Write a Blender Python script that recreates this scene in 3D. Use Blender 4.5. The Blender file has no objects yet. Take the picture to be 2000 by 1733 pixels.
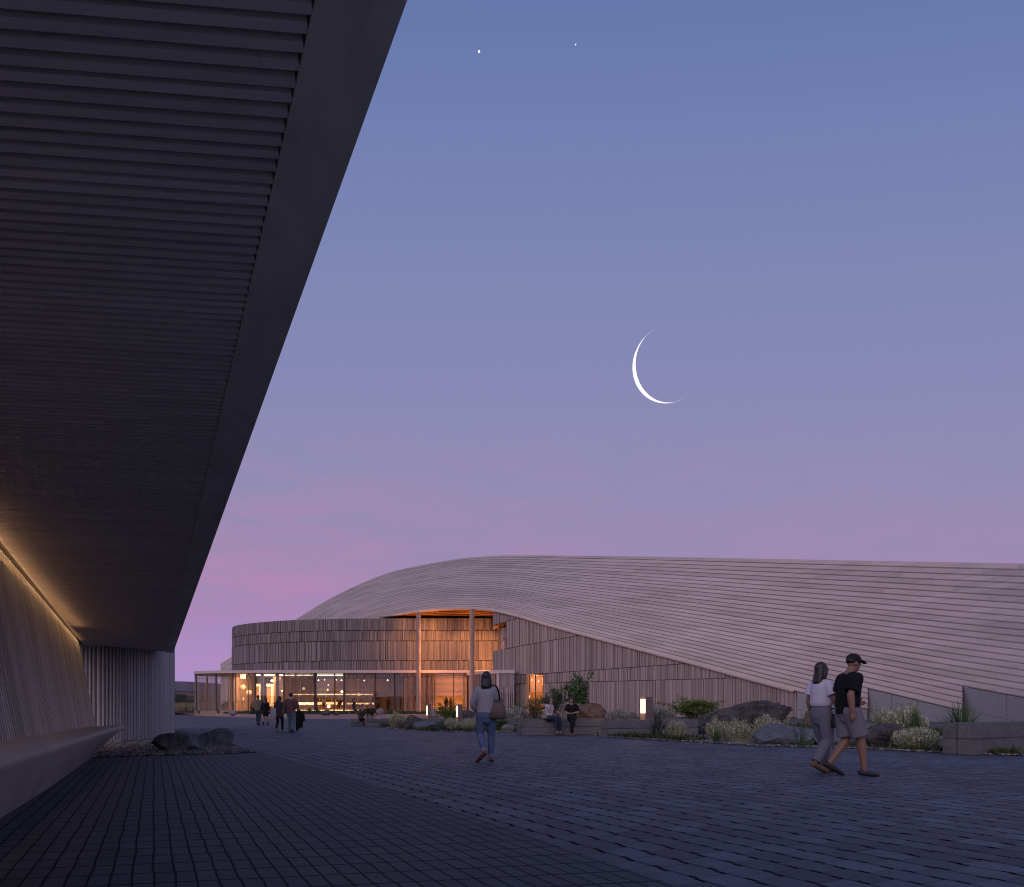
import bpy, bmesh, math, random
from mathutils import Vector, Matrix, noise
R = math.radians
sc = bpy.context.scene
col = sc.collection
F, HX, HY, CZ = 1400.0, 1000.0, 1382.0, 1.0      # focal length and horizon of the 2000 px wide photograph, eye height

def W(x, y, Z):
    return Vector(((x-HX)/F*Z, Z, CZ+(HY-y)/F*Z))
def G(x, y, z=0.0):
    Z = (CZ-z)*F/(y-HY)
    return Vector(((x-HX)/F*Z, Z, z))
def lerp(a, b, t): return a+(b-a)*t
def table(tb, x):
    if x <= tb[0][0]: return tb[0][1]
    for (x0, y0), (x1, y1) in zip(tb, tb[1:]):
        if x <= x1:
            return y0+(y1-y0)*(x-x0)/(x1-x0)
    return tb[-1][1]
def smooth_table(tb, x):
    n = len(tb)
    if x <= tb[0][0]: return tb[0][1]
    if x >= tb[-1][0]: return tb[-1][1]
    for i in range(n-1):
        if x <= tb[i+1][0]:
            x0, y0 = tb[i]; x1, y1 = tb[i+1]
            def sl(j):
                if j == 0: return (tb[1][1]-tb[0][1])/(tb[1][0]-tb[0][0])
                if j == n-1: return (tb[-1][1]-tb[-2][1])/(tb[-1][0]-tb[-2][0])
                return (tb[j+1][1]-tb[j-1][1])/(tb[j+1][0]-tb[j-1][0])
            h = x1-x0; t = (x-x0)/h
            m0, m1 = sl(i)*h, sl(i+1)*h
            return ((2*t**3-3*t*t+1)*y0+(t**3-2*t*t+t)*m0+(-2*t**3+3*t*t)*y1+(t**3-t*t)*m1)

# ------------------------------------------------------------------ tagging
def tag(o, label=None, cat=None, group=None, kind=None):
    if label: o['label'] = label
    if cat: o['category'] = cat
    if group: o['group'] = group
    if kind: o['kind'] = kind
    return o
def empty(name, loc=(0, 0, 0), rz=0.0, label=None, cat=None, group=None):
    o = bpy.data.objects.new(name, None); col.objects.link(o)
    o.location = loc; o.rotation_euler = (0, 0, rz); o.empty_display_size = .2
    return tag(o, label, cat, group)
def link(name, me, mat, parent=None, loc=None, rz=0.0):
    o = bpy.data.objects.new(name, me); col.objects.link(o)
    if mat is not None and len(me.materials) == 0:
        for m in (mat if isinstance(mat, (list, tuple)) else [mat]): me.materials.append(m)
    if parent: o.parent = parent
    if loc is not None: o.location = loc
    if rz: o.rotation_euler = (0, 0, rz)
    return o
def copy_tree(o, parent=None):
    c = o.copy(); col.objects.link(c)
    if parent: c.parent = parent
    for ch in list(o.children): copy_tree(ch, c)
    return c

class MB:
    """collects faces; vertices are given in world space, build() takes them to the object's space"""
    def __init__(s): s.v = []; s.f = []; s.t = []; s.m = []
    def face(s, pts, tone=.5, mi=0):
        i = len(s.v); s.v += [tuple(p) for p in pts]; s.f.append(tuple(range(i, i+len(pts)))); s.t.append(tone); s.m.append(mi)
    def mesh(s, vs, fs, tone=.5, mi=0):
        i = len(s.v); s.v += [tuple(p) for p in vs]
        for f in fs: s.f.append(tuple(i+k for k in f)); s.t.append(tone); s.m.append(mi)
    def box8(s, p, tone=.5, mi=0):       # p: 4 bottom, 4 top, counter-clockwise
        s.mesh(p, [(3, 2, 1, 0), (4, 5, 6, 7), (0, 1, 5, 4), (1, 2, 6, 5), (2, 3, 7, 6), (3, 0, 4, 7)], tone, mi)
    def box(s, c, d, rz=0.0, tone=.5, mi=0):   # c: centre of the base
        cs, sn = math.cos(rz), math.sin(rz); x, y, h = d[0]/2, d[1]/2, d[2]
        q = [(-x, -y), (x, -y), (x, y), (-x, y)]
        q = [(c[0]+a*cs-b*sn, c[1]+a*sn+b*cs) for a, b in q]
        s.box8([(a, b, c[2]) for a, b in q]+[(a, b, c[2]+h) for a, b in q], tone, mi)
    def tube(s, pts, rad, n=8, tone=.5, mi=0, cap=True):
        rings = []; prev = None
        for i, p in enumerate(pts):
            p = Vector(p)
            d = (Vector(pts[min(i+1, len(pts)-1)])-Vector(pts[max(i-1, 0)])).normalized()
            u = d.cross(Vector((0, 0, 1)) if abs(d.z) < .95 else Vector((1, 0, 0))).normalized()
            w = d.cross(u); r = rad[i] if isinstance(rad, (list, tuple)) else rad
            rings.append([p+u*(math.cos(2*math.pi*k/n)*r)+w*(math.sin(2*math.pi*k/n)*r) for k in range(n)])
        vs = [v for r_ in rings for v in r_]; fs = []
        for i in range(len(rings)-1):
            for k in range(n):
                a, b = i*n+k, i*n+(k+1) % n
                fs.append((a, b, b+n, a+n))
        if cap: fs += [tuple(reversed(range(n))), tuple(range((len(rings)-1)*n, len(rings)*n))]
        s.mesh(vs, fs, tone, mi)
    def build(s, name, mat, parent=None, org=(0, 0, 0), loc=None, smooth=False):
        me = bpy.data.meshes.new(name); o0 = Vector(org)
        me.from_pydata([tuple(Vector(v)-o0) for v in s.v], [], s.f)
        at = me.attributes.new('tone', 'FLOAT', 'FACE'); at.data.foreach_set('value', s.t)
        mats = mat if isinstance(mat, (list, tuple)) else [mat]
        for m in mats: me.materials.append(m)
        if len(mats) > 1: me.polygons.foreach_set('material_index', s.m)
        if smooth: me.polygons.foreach_set('use_smooth', [True]*len(me.polygons))
        me.update()
        return link(name, me, None, parent, org if (parent is None and loc is None) else loc)

# ------------------------------------------------------------------ materials
class NT:
    def __init__(s, name):
        s.m = bpy.data.materials.new(name); s.m.use_nodes = True
        s.t = s.m.node_tree; s.n = s.t.nodes; s.l = s.t.links
        s.b = s.n['Principled BSDF']; s.out = s.n['Material Output']
    def node(s, ty, **kw):
        n = s.n.new(ty)
        for k, v in kw.items():
            if k.startswith('i_'):
                key = k[2:]; key = int(key) if key.isdigit() else key.replace('_', ' ')
                n.inputs[key].default_value = v
            else: setattr(n, k, v)
        return n
    def lk(s, a, b): s.l.new(a, b)
    def math(s, op, a, b=None, c=None):
        n = s.node('ShaderNodeMath', operation=op)
        for i, v in enumerate((a, b, c)):
            if v is None: continue
            if hasattr(v, 'is_linked') or hasattr(v, 'links'): s.lk(v, n.inputs[i])
            else: n.inputs[i].default_value = v
        return n.outputs[0]
    def mix(s, f, a, b, blend='MIX'):
        n = s.node('ShaderNodeMix', data_type='RGBA', blend_type=blend)
        for sock, v in ((n.inputs[0], f), (n.inputs[6], a), (n.inputs[7], b)):
            if hasattr(v, 'links'): s.lk(v, sock)
            elif isinstance(v, (int, float)): sock.default_value = v
            else: sock.default_value = (*v, 1) if len(v) == 3 else v
        return n.outputs[2]
    def coord(s, scale=(1, 1, 1), rot=(0, 0, 0), kind='Object'):
        tc = s.node('ShaderNodeTexCoord'); mp = s.node('ShaderNodeMapping')
        mp.inputs['Scale'].default_value = scale; mp.inputs['Rotation'].default_value = rot
        s.lk(tc.outputs[kind], mp.inputs[0]); return mp.outputs[0]
    def noise(s, vec, scale=5, detail=4, rough=.55, dist=0.0, out='Fac'):
        n = s.node('ShaderNodeTexNoise'); n.inputs['Scale'].default_value = scale; n.inputs['Detail'].default_value = detail
        n.inputs['Roughness'].default_value = rough; n.inputs['Distortion'].default_value = dist
        s.lk(vec, n.inputs['Vector']); return n.outputs[out]
    def ramp(s, f, stops):
        n = s.node('ShaderNodeValToRGB'); e = n.color_ramp.elements
        while len(e) < len(stops): e.new(.5)
        for el, (p, c) in zip(e, stops):
            el.position = p; el.color = (*c, 1) if isinstance(c, (tuple, list)) and len(c) == 3 else ((c, c, c, 1) if isinstance(c, (int, float)) else c)
        s.lk(f, n.inputs[0]); return n.outputs[0]
    def attr(s, name='tone'):
        n = s.node('ShaderNodeAttribute', attribute_name=name); return n.outputs['Fac']
    def bump(s, h, strength=.3, dist=.02):
        n = s.node('ShaderNodeBump'); n.inputs['Strength'].default_value = strength; n.inputs['Distance'].default_value = dist
        s.lk(h, n.inputs['Height']); s.lk(n.outputs[0], s.b.inputs['Normal']); return n
    def base(s, c):
        if hasattr(c, 'links'): s.lk(c, s.b.inputs['Base Color'])
        else: s.b.inputs['Base Color'].default_value = (*c, 1)
    def rough(s, v, spec=None):
        if hasattr(v, 'links'): s.lk(v, s.b.inputs['Roughness'])
        else: s.b.inputs['Roughness'].default_value = v
        if spec is not None: s.b.inputs['Specular IOR Level'].default_value = spec
def dark(c, k): return tuple(x*k for x in c)

def wood(name, c, scale, var=.3, tone=.6, rough=.75, bump=.25, patch=None):
    """weathered timber: grain stretched along one axis, each board its own tone"""
    t = NT(name)
    v = t.coord(scale)
    g = t.noise(v, 1.0, 6, .65, .4)
    c0 = t.mix(g, dark(c, 1-var), dark(c, 1+var))
    k = t.math('MULTIPLY_ADD', t.attr(), tone, 1-tone/2)
    h = t.node('ShaderNodeMix', data_type='RGBA', blend_type='MULTIPLY'); h.inputs[0].default_value = 1
    t.lk(c0, h.inputs[6]); cmb = t.node('ShaderNodeCombineColor')
    for i in range(3): t.lk(k, cmb.inputs[i])
    t.lk(cmb.outputs[0], h.inputs[7]); c1 = h.outputs[2]
    if patch:                                 # bleached and stained weather patches
        p = t.noise(t.coord(patch), 1.0, 3, .5)
        c1 = t.mix(t.ramp(p, [(.42, 0.0), (.7, .45)]), c1, dark((c[0], c[1]*1.0, c[2]*1.06), 1.35))
        p2 = t.noise(t.coord(tuple(x*1.7 for x in patch)), 1.0, 4, .6)
        c1 = t.mix(t.ramp(p2, [(.52, 0.0), (.75, .35)]), c1, dark(c, .55))
    t.base(c1); t.rough(rough, .3); t.bump(g, bump, .01)
    return t.m
def plain(name, c, rough=.7, var=.15, scale=8, bump=.1, spec=.4, metal=0.0, dist=.01):
    t = NT(name); v = t.coord()
    n = t.noise(v, scale, 5, .6)
    t.base(t.mix(n, dark(c, 1-var), dark(c, 1+var))); t.rough(rough, spec); t.b.inputs['Metallic'].default_value = metal
    if bump: t.bump(n, bump, dist)
    return t.m
def emit(name, c, s):
    t = NT(name); t.b.inputs['Base Color'].default_value = (*dark(c, .8), 1)
    t.b.inputs['Emission Color'].default_value = (*c, 1); t.b.inputs['Emission Strength'].default_value = s
    return t.m
def glass(name, tint=(.9, .88, .86), refl=.5):
    t = NT(name)
    tr = t.node('ShaderNodeBsdfTransparent'); tr.inputs[0].default_value = (*tint, 1)
    gl = t.node('ShaderNodeBsdfGlossy'); gl.inputs['Roughness'].default_value = .01; gl.inputs['Color'].default_value = (.9, .9, .95, 1)
    fr = t.node('ShaderNodeFresnel'); fr.inputs[0].default_value = 1.5
    f = t.math('MULTIPLY_ADD', fr.outputs[0], 1.0, refl)
    mx = t.node('ShaderNodeMixShader'); t.lk(f, mx.inputs[0]); t.lk(tr.outputs[0], mx.inputs[1]); t.lk(gl.outputs[0], mx.inputs[2])
    t.lk(mx.outputs[0], t.out.inputs[0]); return t.m
def rock(name, c, c2, scale=3.0, bump=.6, speck=0.0):
    t = NT(name); v = t.coord()
    n = t.noise(v, scale, 8, .65, .6); n2 = t.noise(v, scale*7, 6, .7)
    c0 = t.mix(t.ramp(n, [(.35, 0.0), (.65, 1.0)]), c, c2)
    c0 = t.mix(t.ramp(n2, [(.3, .55), (.62, 0.0)]), c0, dark(c, .35))
    if speck: c0 = t.mix(t.ramp(t.noise(v, scale*22, 3, .7), [(.55, 0.0), (.68, speck)]), c0, dark(c2, 1.9))
    t.base(c0); t.rough(.85, .3)
    h = t.math('ADD', n2, t.math('MULTIPLY', n, 1.6)); t.bump(h, bump, .05); return t.m
def leaf(name, c, c2, rough=.6):
    t = NT(name)
    t.base(t.mix(t.attr(), c, c2)); t.rough(rough, .25)
    return t.m
M = {}
M['roof'] = wood('roof_boards', (.50, .405, .355), (.25, .25, 9), .12, .24, .7, .15, patch=(.16, .16, 1.6))
M['deckdark'] = plain('roof_deck', (.03, .022, .024), .9, .1, 1, 0)
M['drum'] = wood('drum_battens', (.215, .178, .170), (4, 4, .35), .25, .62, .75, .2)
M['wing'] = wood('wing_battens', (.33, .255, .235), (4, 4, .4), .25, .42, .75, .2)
M['portico'] = wood('portico_battens', (.56, .51, .45), (14, 14, .9), .28, .45, .75, .25)
M['endwall'] = wood('pier_battens', (.40, .375, .36), (14, 14, .8), .25, .4, .75, .25)
M['soffit'] = wood('soffit_slats', (.66, .60, .57), (1.2, 30, 30), .22, .18, .75, .3)
M['soffitdark'] = plain('soffit_void', (.11, .09, .09), .9, .1, 2, 0)
M['beam'] = wood('edge_beam', (.60, .575, .50), (7, 2.2, 9), .35, .12, .7, .35, patch=(2.2, .9, 3))
M['warmwood'] = wood('warm_timber', (.40, .22, .12), (3, 3, .5), .2, .5, .6, .1)
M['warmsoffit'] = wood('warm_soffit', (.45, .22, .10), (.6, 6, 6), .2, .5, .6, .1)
M['fascia'] = plain('fascia_timber', (.56, .44, .41), .65, .12, 3, .08)
M['post'] = plain('timber_post', (.26, .18, .15), .65, .2, 5, .08)
M['column'] = plain('timber_column', (.33, .22, .18), .6, .15, 4, .05)
M['darkmetal'] = plain('dark_metal', (.022, .023, .032), .45, .1, 9, 0, .5, .3)
M['glass'] = glass('window_glass', (.86, .83, .80), .02)
M['shopglass'] = glass('lobby_glass', (.92, .9, .87), -.012)
M['plinth'] = None
t = NT('granite_plinth'); v = t.coord()
n1 = t.noise(v, 2.2, 8, .7); n2 = t.noise(v, 30, 4, .8)
t.base(t.mix(t.ramp(n2, [(.35, .0), (.65, 1.0)]), (.22, .22, .225), (.38, .37, .37))); t.rough(.85, .25); t.bump(n1, .25, .03); M['plinth'] = t.m
t = NT('bench_concrete'); v = t.coord(); n1 = t.noise(v, 1.6, 8, .65); n2 = t.noise(v, 18, 6, .7)
t.base(t.mix(t.ramp(n1, [(.35, 0.0), (.68, 1.0)]), (.26, .23, .205), (.38, .34, .31))); t.rough(t.ramp(n1, [(.3, .5), (.7, .8)]), .4); t.bump(n2, .18, .01); M['concrete'] = t.m
M['timber'] = wood('bench_timber', (.135, .13, .125), (2.0, 9, 9), .5, .5, .85, .5, patch=(1.5, 4, 4))
M['timberend'] = rock('timber_end_grain', (.105, .095, .09), (.17, .15, .14), 6, .4)
M['floor'] = plain('hall_floor', (.28, .19, .13), .35, .15, 1.5, 0)
M['innerwall'] = wood('inner_timber_wall', (.34, .19, .11), (.3, .3, 5), .25, .5, .6, .1)
M['ceiling'] = plain('hall_ceiling', (.06, .045, .038), .7, .1, 1, 0)
M['white'] = plain('white_paint', (.7, .62, .52), .5, .05, 5, 0)
M['lampwarm'] = emit('lamp_warm', (1.0, .70, .38), 5.0)
M['lampwhite'] = emit('lamp_white', (1.0, .86, .62), 7.0)
M['lampdim'] = emit('lamp_dim', (1.0, .62, .30), 1.6)
M['cove'] = emit('cove_glow', (1.0, .60, .30), 14.0)
M['bollardlight'] = emit('bollard_light', (1.0, .76, .48), 2.2)
M['moon'] = emit('moonlight', (1.0, .97, 1.0), 1.0)
M['star'] = emit('planet_light', (1.0, .92, .88), 1.05)
# ------------------------------------------------------------------ camera, sky, sun
cam = bpy.data.cameras.new('camera'); cob = bpy.data.objects.new('camera', cam); col.objects.link(cob)
cob.location = (0, 0, CZ); cob.rotation_euler = (R(90), 0, 0)
cam.lens = 36*F/2000; cam.sensor_width = 36; cam.sensor_fit = 'HORIZONTAL'
cam.shift_y = (HY-866.5)/2000; cam.clip_start = .05; cam.clip_end = 9000
sc.camera = cob
sc.view_settings.view_transform = 'Standard'; sc.view_settings.look = 'None'; sc.view_settings.exposure = 0; sc.view_settings.gamma = 1
sc.cycles.max_bounces = 6; sc.cycles.transparent_max_bounces = 24; sc.cycles.use_denoising = True; sc.cycles.filter_width = 1.15
sc.cycles.sample_clamp_indirect = 3.0; sc.cycles.caustics_reflective = False; sc.cycles.caustics_refractive = False

w = bpy.data.worlds.new('World'); sc.world = w; w.use_nodes = True
wt = w.node_tree; wn = wt.nodes; bg = wn['Background']
def lin(r, g, b):
    f = lambda c: (c/255/12.92) if c/255 <= .04045 else ((c/255+.055)/1.055)**2.4
    return (f(r), f(g), f(b))
class WN(NT):
    def __init__(s): s.t = wt; s.n = wt.nodes; s.l = wt.links
ww = WN()
tc = wn.new('ShaderNodeTexCoord'); sep = wn.new('ShaderNodeSeparateXYZ'); ww.lk(tc.outputs['Generated'], sep.inputs[0])
dx, dy, dz = sep.outputs
zc = ww.math('MAXIMUM', dz, 0.0)
zz = ww.math('DIVIDE', zc, ww.math('SQRT', ww.math('MULTIPLY_ADD', ww.math('MULTIPLY', dx, dx), .22, ww.math('ADD', ww.math('MULTIPLY', dy, dy), ww.math('MULTIPLY', dz, dz)))))
grad = ww.ramp(zz, [(0.0, lin(158, 148, 206)), (.06, lin(168, 143, 200)), (.13, lin(165, 135, 182)), (.20, lin(153, 137, 177)), (.29, lin(145, 139, 178)),
                    (.40, lin(136, 137, 180)), (.53, lin(125, 134, 179)), (.63, lin(113, 127, 178)), (.72, lin(97, 117, 169)), (1.0, lin(66, 92, 148))])
# pink afterglow low on the left, with long soft streaks of cloud
az = ww.math('ARCTAN2', dx, dy)
cv = wn.new('ShaderNodeCombineXYZ'); ww.lk(az, cv.inputs[0]); ww.lk(ww.math('MULTIPLY_ADD', az, -.06, ww.math('MULTIPLY', dz, 4.2)), cv.inputs[1])
cl = ww.math('MULTIPLY_ADD', ww.noise(cv.outputs[0], 3.4, 5, .55, .35), .65, ww.math('MULTIPLY', ww.noise(cv.outputs[0], 9.0, 5, .6, .6), .35))
band = ww.ramp(zz, [(0.0, .0), (.07, .75), (.17, 1.0), (.30, .55), (.38, 0.0)])
streak = ww.math('MULTIPLY', ww.ramp(cl, [(.42, 0.0), (.62, 1.0)]), band)
left = ww.ramp(ww.math('MULTIPLY_ADD', az, -.8, .35), [(0.0, .16), (.45, .42), (.8, 1.0)])
skyc = ww.mix(ww.math('MULTIPLY', ww.math('MULTIPLY', streak, left), .8), grad, lin(192, 134, 176))
# glow added to the unseen sky behind the camera, to light the roof
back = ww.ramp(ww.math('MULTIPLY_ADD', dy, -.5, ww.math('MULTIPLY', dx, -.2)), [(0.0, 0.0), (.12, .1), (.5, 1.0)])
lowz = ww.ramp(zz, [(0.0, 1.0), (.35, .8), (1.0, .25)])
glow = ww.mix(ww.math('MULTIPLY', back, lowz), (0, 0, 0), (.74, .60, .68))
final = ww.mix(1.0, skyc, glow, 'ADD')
# a trace of the physical twilight sky on top
nish = wn.new('ShaderNodeTexSky'); nish.sky_type = 'NISHITA'; nish.sun_disc = False; nish.sun_elevation = R(1.0); nish.sun_rotation = R(215)
final = ww.mix(.004, final, nish.outputs[0], 'ADD')
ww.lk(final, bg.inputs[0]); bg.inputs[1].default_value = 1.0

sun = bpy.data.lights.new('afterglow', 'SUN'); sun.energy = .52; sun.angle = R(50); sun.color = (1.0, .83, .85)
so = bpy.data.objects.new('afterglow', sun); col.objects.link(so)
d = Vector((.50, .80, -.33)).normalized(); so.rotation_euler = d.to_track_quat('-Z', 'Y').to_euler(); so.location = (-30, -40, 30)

# ------------------------------------------------------------------ ground
AX = Vector((-.4472, .8944, 0)); NX = Vector((.8944, .4472, 0))     # the covered walk's axis and its normal
def P(t_, p_, z): return AX*t_+NX*p_+Vector((0, 0, z))
def sheet(name, pts, mat, label=None, kind='structure', cat=None):
    mb = MB(); mb.face(pts); o = mb.build(name, mat); return tag(o, label, cat, None, kind)
def grid_sheet(name, rowA, rowB, mat, n=4, kind='structure'):
    mb = MB(); rows = [[lerp(Vector(a), Vector(b), j/n) for a, b in zip(rowA, rowB)] for j in range(n+1)]
    m = len(rowA); mb.mesh([v for r_ in rows for v in r_], [(j*m+i, j*m+i+1, (j+1)*m+i+1, (j+1)*m+i) for j in range(n) for i in range(m-1)])
    return tag(mb.build(name, mat), kind=kind)

t = NT('dry_earth'); v = t.coord(); n1 = t.noise(v, .05, 8, .7); n2 = t.noise(v, 1.5, 5, .7)
t.base(t.mix(n1, (.055, .045, .032), (.10, .085, .05))); t.rough(.95, .1); t.bump(n2, .4, .1); M['earth'] = t.m

def paving(name, rot, rowp, lenp, c, c2, dash, skew=0.0, gapc=(.006, .006, .009), wav=.0, jointw=.035, cross=.5, rough=(.6, .8)):
    t = NT(name); tc = t.node('ShaderNodeTexCoord'); sp = t.node('ShaderNodeSeparateXYZ'); t.lk(tc.outputs['Object'], sp.inputs[0])
    x, y = sp.outputs[0], sp.outputs[1]; cs, sn = math.cos(rot), math.sin(rot)
    # b runs across the rows, a along them
    b = t.math('ADD', t.math('MULTIPLY', x, cs), t.math('MULTIPLY', y, sn))
    cs2, sn2 = math.cos(rot+skew), math.sin(rot+skew)
    a = t.math('ADD', t.math('MULTIPLY', x, -sn2), t.math('MULTIPLY', y, cs2))
    wn_ = t.noise(tc.outputs['Object'], 2.3, 2, .5)
    b = t.math('ADD', b, t.math('MULTIPLY_ADD', wn_, wav, -wav/2))
    bs = t.math('DIVIDE', b, rowp); row = t.math('FLOOR', bs); fb = t.math('FRACT', bs)
    wr = t.node('ShaderNodeTexWhiteNoise', noise_dimensions='1D'); t.lk(row, wr.inputs['W'])
    off = t.math('MULTIPLY', wr.outputs[0], dash)
    as_ = t.math('ADD', t.math('DIVIDE', a, lenp), off); fa = t.math('FRACT', as_); cell = t.math('FLOOR', as_)
    cid = t.node('ShaderNodeCombineXYZ'); t.lk(row, cid.inputs[0]); t.lk(cell, cid.inputs[1])
    wc = t.node('ShaderNodeTexWhiteNoise', noise_dimensions='2D'); t.lk(cid.outputs[0], wc.inputs['Vector'])
    # joints
    db = t.math('MINIMUM', fb, t.math('SUBTRACT', 1.0, fb)); da = t.math('MINIMUM', fa, t.math('SUBTRACT', 1.0, fa))
    jw = t.math('MULTIPLY_ADD', t.math('LESS_THAN', fa, .26), jointw*dash*1.1, jointw)
    jr = t.math('LESS_THAN', db, jw)
    jc = t.math('MULTIPLY', t.math('LESS_THAN', da, jointw*rowp/lenp*(1.0 if dash else 1.5)), cross)
    deep = t.math('MAXIMUM', t.math('MULTIPLY', jr, t.math('MULTIPLY_ADD', t.math('LESS_THAN', fa, .26), .35*dash+.001, .65+.2*(1-dash))), jc)
    fine = t.noise(tc.outputs['Object'], 16, 8, .72); big = t.noise(tc.outputs['Object'], .35, 4, .6); mid = t.noise(tc.outputs['Object'], 3.0, 5, .65, .8)
    c0 = t.mix(wc.outputs[0], c, c2)
    c0 = t.mix(t.ramp(mid, [(.35, .5), (.6, 0.0)]), c0, dark(c, .6))
    c0 = t.mix(t.ramp(fine, [(.55, 0.0), (.8, .35)]), c0, dark(c2, 1.5))
    c0 = t.mix(t.ramp(big, [(.35, 0.0), (.7, .3)]), c0, dark(c2, 1.25))
    t.base(t.mix(deep, c0, gapc))
    t.rough(t.math('MULTIPLY_ADD', mid, rough[1]-rough[0], rough[0])); t.lk(t.math('MULTIPLY_ADD', deep, -.16, .16), t.b.inputs['Specular IOR Level'])
    h = t.math('ADD', t.math('MULTIPLY', deep, -1.4), t.math('ADD', t.math('MULTIPLY', fine, .35), t.math('MULTIPLY', wc.outputs[0], .5)))
    t.bump(h, .55, .012); return t.m
M['paveB'] = paving('slate_paving', R(29.5), .25, .315, (.068, .069, .089), (.152, .152, .181), 1.0, 0, jointw=.05, cross=.2, gapc=(.012, .012, .017))
M['paveA'] = paving('dark_setts', R(26.565), .1116, .275, (.063, .072, .085), (.086, .097, .111), 0.0, R(-14.5), wav=.03, jointw=.06, cross=.85, gapc=(.016, .016, .020))

S = 3000
sheet('ground', [(-S, -S, -.03), (S, -S, -.03), (S, S, -.03), (-S, S, -.03)], M['earth'])
sheet('plaza', [(-60, -14, 0), (45, -14, 0), (45, 70, 0), (12, 92, 0), (-42, 104, 0), (-70, 104, 0)], M['paveB'])
sheet('bounce_sheet', [(-9, -30, .006), (45, -30, .006), (45, -9, .006), (14, 3.0, .006), (-9, 3.0, .006)], plain('bounce_pale', (.30, .30, .29), .8, .1, 2, .1))  # pale sheet added out of view, bounces light up onto the soffit
ab = [P(t_, p_, .004) for t_, p_ in ((5.4, -3.2), (2.5, 2.62), (6, 2.60), (11.5, 2.5), (16.9, 1.95), (17.0, 1.0), (16.9, -3.2))]
sheet('walkway_paving', ab, M['paveA'])
# reddish path round the hall
t = NT('clay_path'); v = t.coord(); n1 = t.noise(v, .6, 6, .6); n2 = t.noise(v, 9, 5, .7)
t.base(t.mix(n1, (.30, .19, .17), (.40, .27, .24))); t.rough(.85, .2); t.bump(n2, .2, .02); M['path'] = t.m
outer = [G(300, 1393), G(341, 1395.5), G(400, 1399), G(450, 1400.7), G(500, 1402), G(550, 1403), G(600, 1404), G(650, 1404.8), G(700, 1405.5), G(800, 1406.5), G(900, 1406.5), G(1010, 1404), G(1120, 1400)]
inner_px = [(300, 100), (341, 97.5), (400, 88), (450, 83), (500, 80), (550, 78.6), (600, 78), (650, 78), (700, 78), (800, 78), (900, 78), (1010, 77.2), (1120, 75)]
inner = [Vector(((x-HX)/F*Z, Z, .28)) for x, Z in inner_px]
for o_ in outer: o_.z = .006
grid_sheet('path', outer, inner, M['path'], 4)
# planting strip between the path and the glass, rising to the floor level
M['soil'] = plain('planting_soil', (.045, .036, .024), .95, .4, 2, .6, .1, 0, .05)
strip2 = [Vector(((x-HX)/F*Z2, Z2, .54)) for x, Z2 in [(300, 108), (341, 104), (400, 91.5), (450, 87), (500, 84.8), (550, 84), (600, 83.8), (650, 83.7), (700, 83.7), (800, 83.7), (900, 83.7), (1010, 83.5), (1120, 82)]]
grid_sheet('planting_strip', inner, strip2, M['soil'], 3)
# narrow pale band of paving in front of the path
bn = [G(x, y, .004) for x, y in ((560, 1416), (620, 1414.2), (700, 1411.6), (760, 1409.8))]
bf = [p+Vector((0, .16, 0)) for p in bn]
grid_sheet('paving_band', bn, bf, plain('pale_band', (.10, .085, .095), .7), 1)
# garden bed: front edge follows the boulders
bed_front = [G(x, y, .012) for x, y in ((744, 1420.5), (800, 1427.5), (860, 1428.5), (930, 1429.5), (1010, 1431), (1060, 1429), (1110, 1427), (1168, 1437), (1192, 1440), (1260, 1444), (1330, 1448), (1420, 1453), (1480, 1457), (1560, 1459), (1650, 1461), (1740, 1465), (1845, 1471), (2000, 1476), (2100, 1480))]
bz = [60, 66, 68, 68, 68, 68, 68, 67, 66, 65, 63, 61, 60, 58, 54, 50, 44, 37, 33]
bed_back = [Vector((p.x*0+((x-HX)/F*Z), Z, .10)) for p, Z, x in zip(bed_front, bz, (744, 800, 860, 930, 1010, 1060, 1110, 1168, 1192, 1260, 1330, 1420, 1480, 1560, 1650, 1740, 1845, 2000, 2100))]
t = NT('gravel_bed'); v = t.coord(); vo = t.node('ShaderNodeTexVoronoi'); vo.inputs['Scale'].default_value = 16; t.lk(v, vo.inputs['Vector'])
n1 = t.noise(v, .8, 5, .6); c0 = t.mix(vo.outputs['Color'], (.12, .105, .10), (.24, .215, .205))
t.base(t.mix(t.ramp(n1, [(.4, 0.0), (.62, .75)]), c0, (.04, .042, .022))); t.rough(.9, .2); t.bump(vo.outputs['Distance'], .8, .03); M['gravelbed'] = t.m
grid_sheet('garden_bed', bed_front, bed_back, M['gravelbed'], 6)

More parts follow.
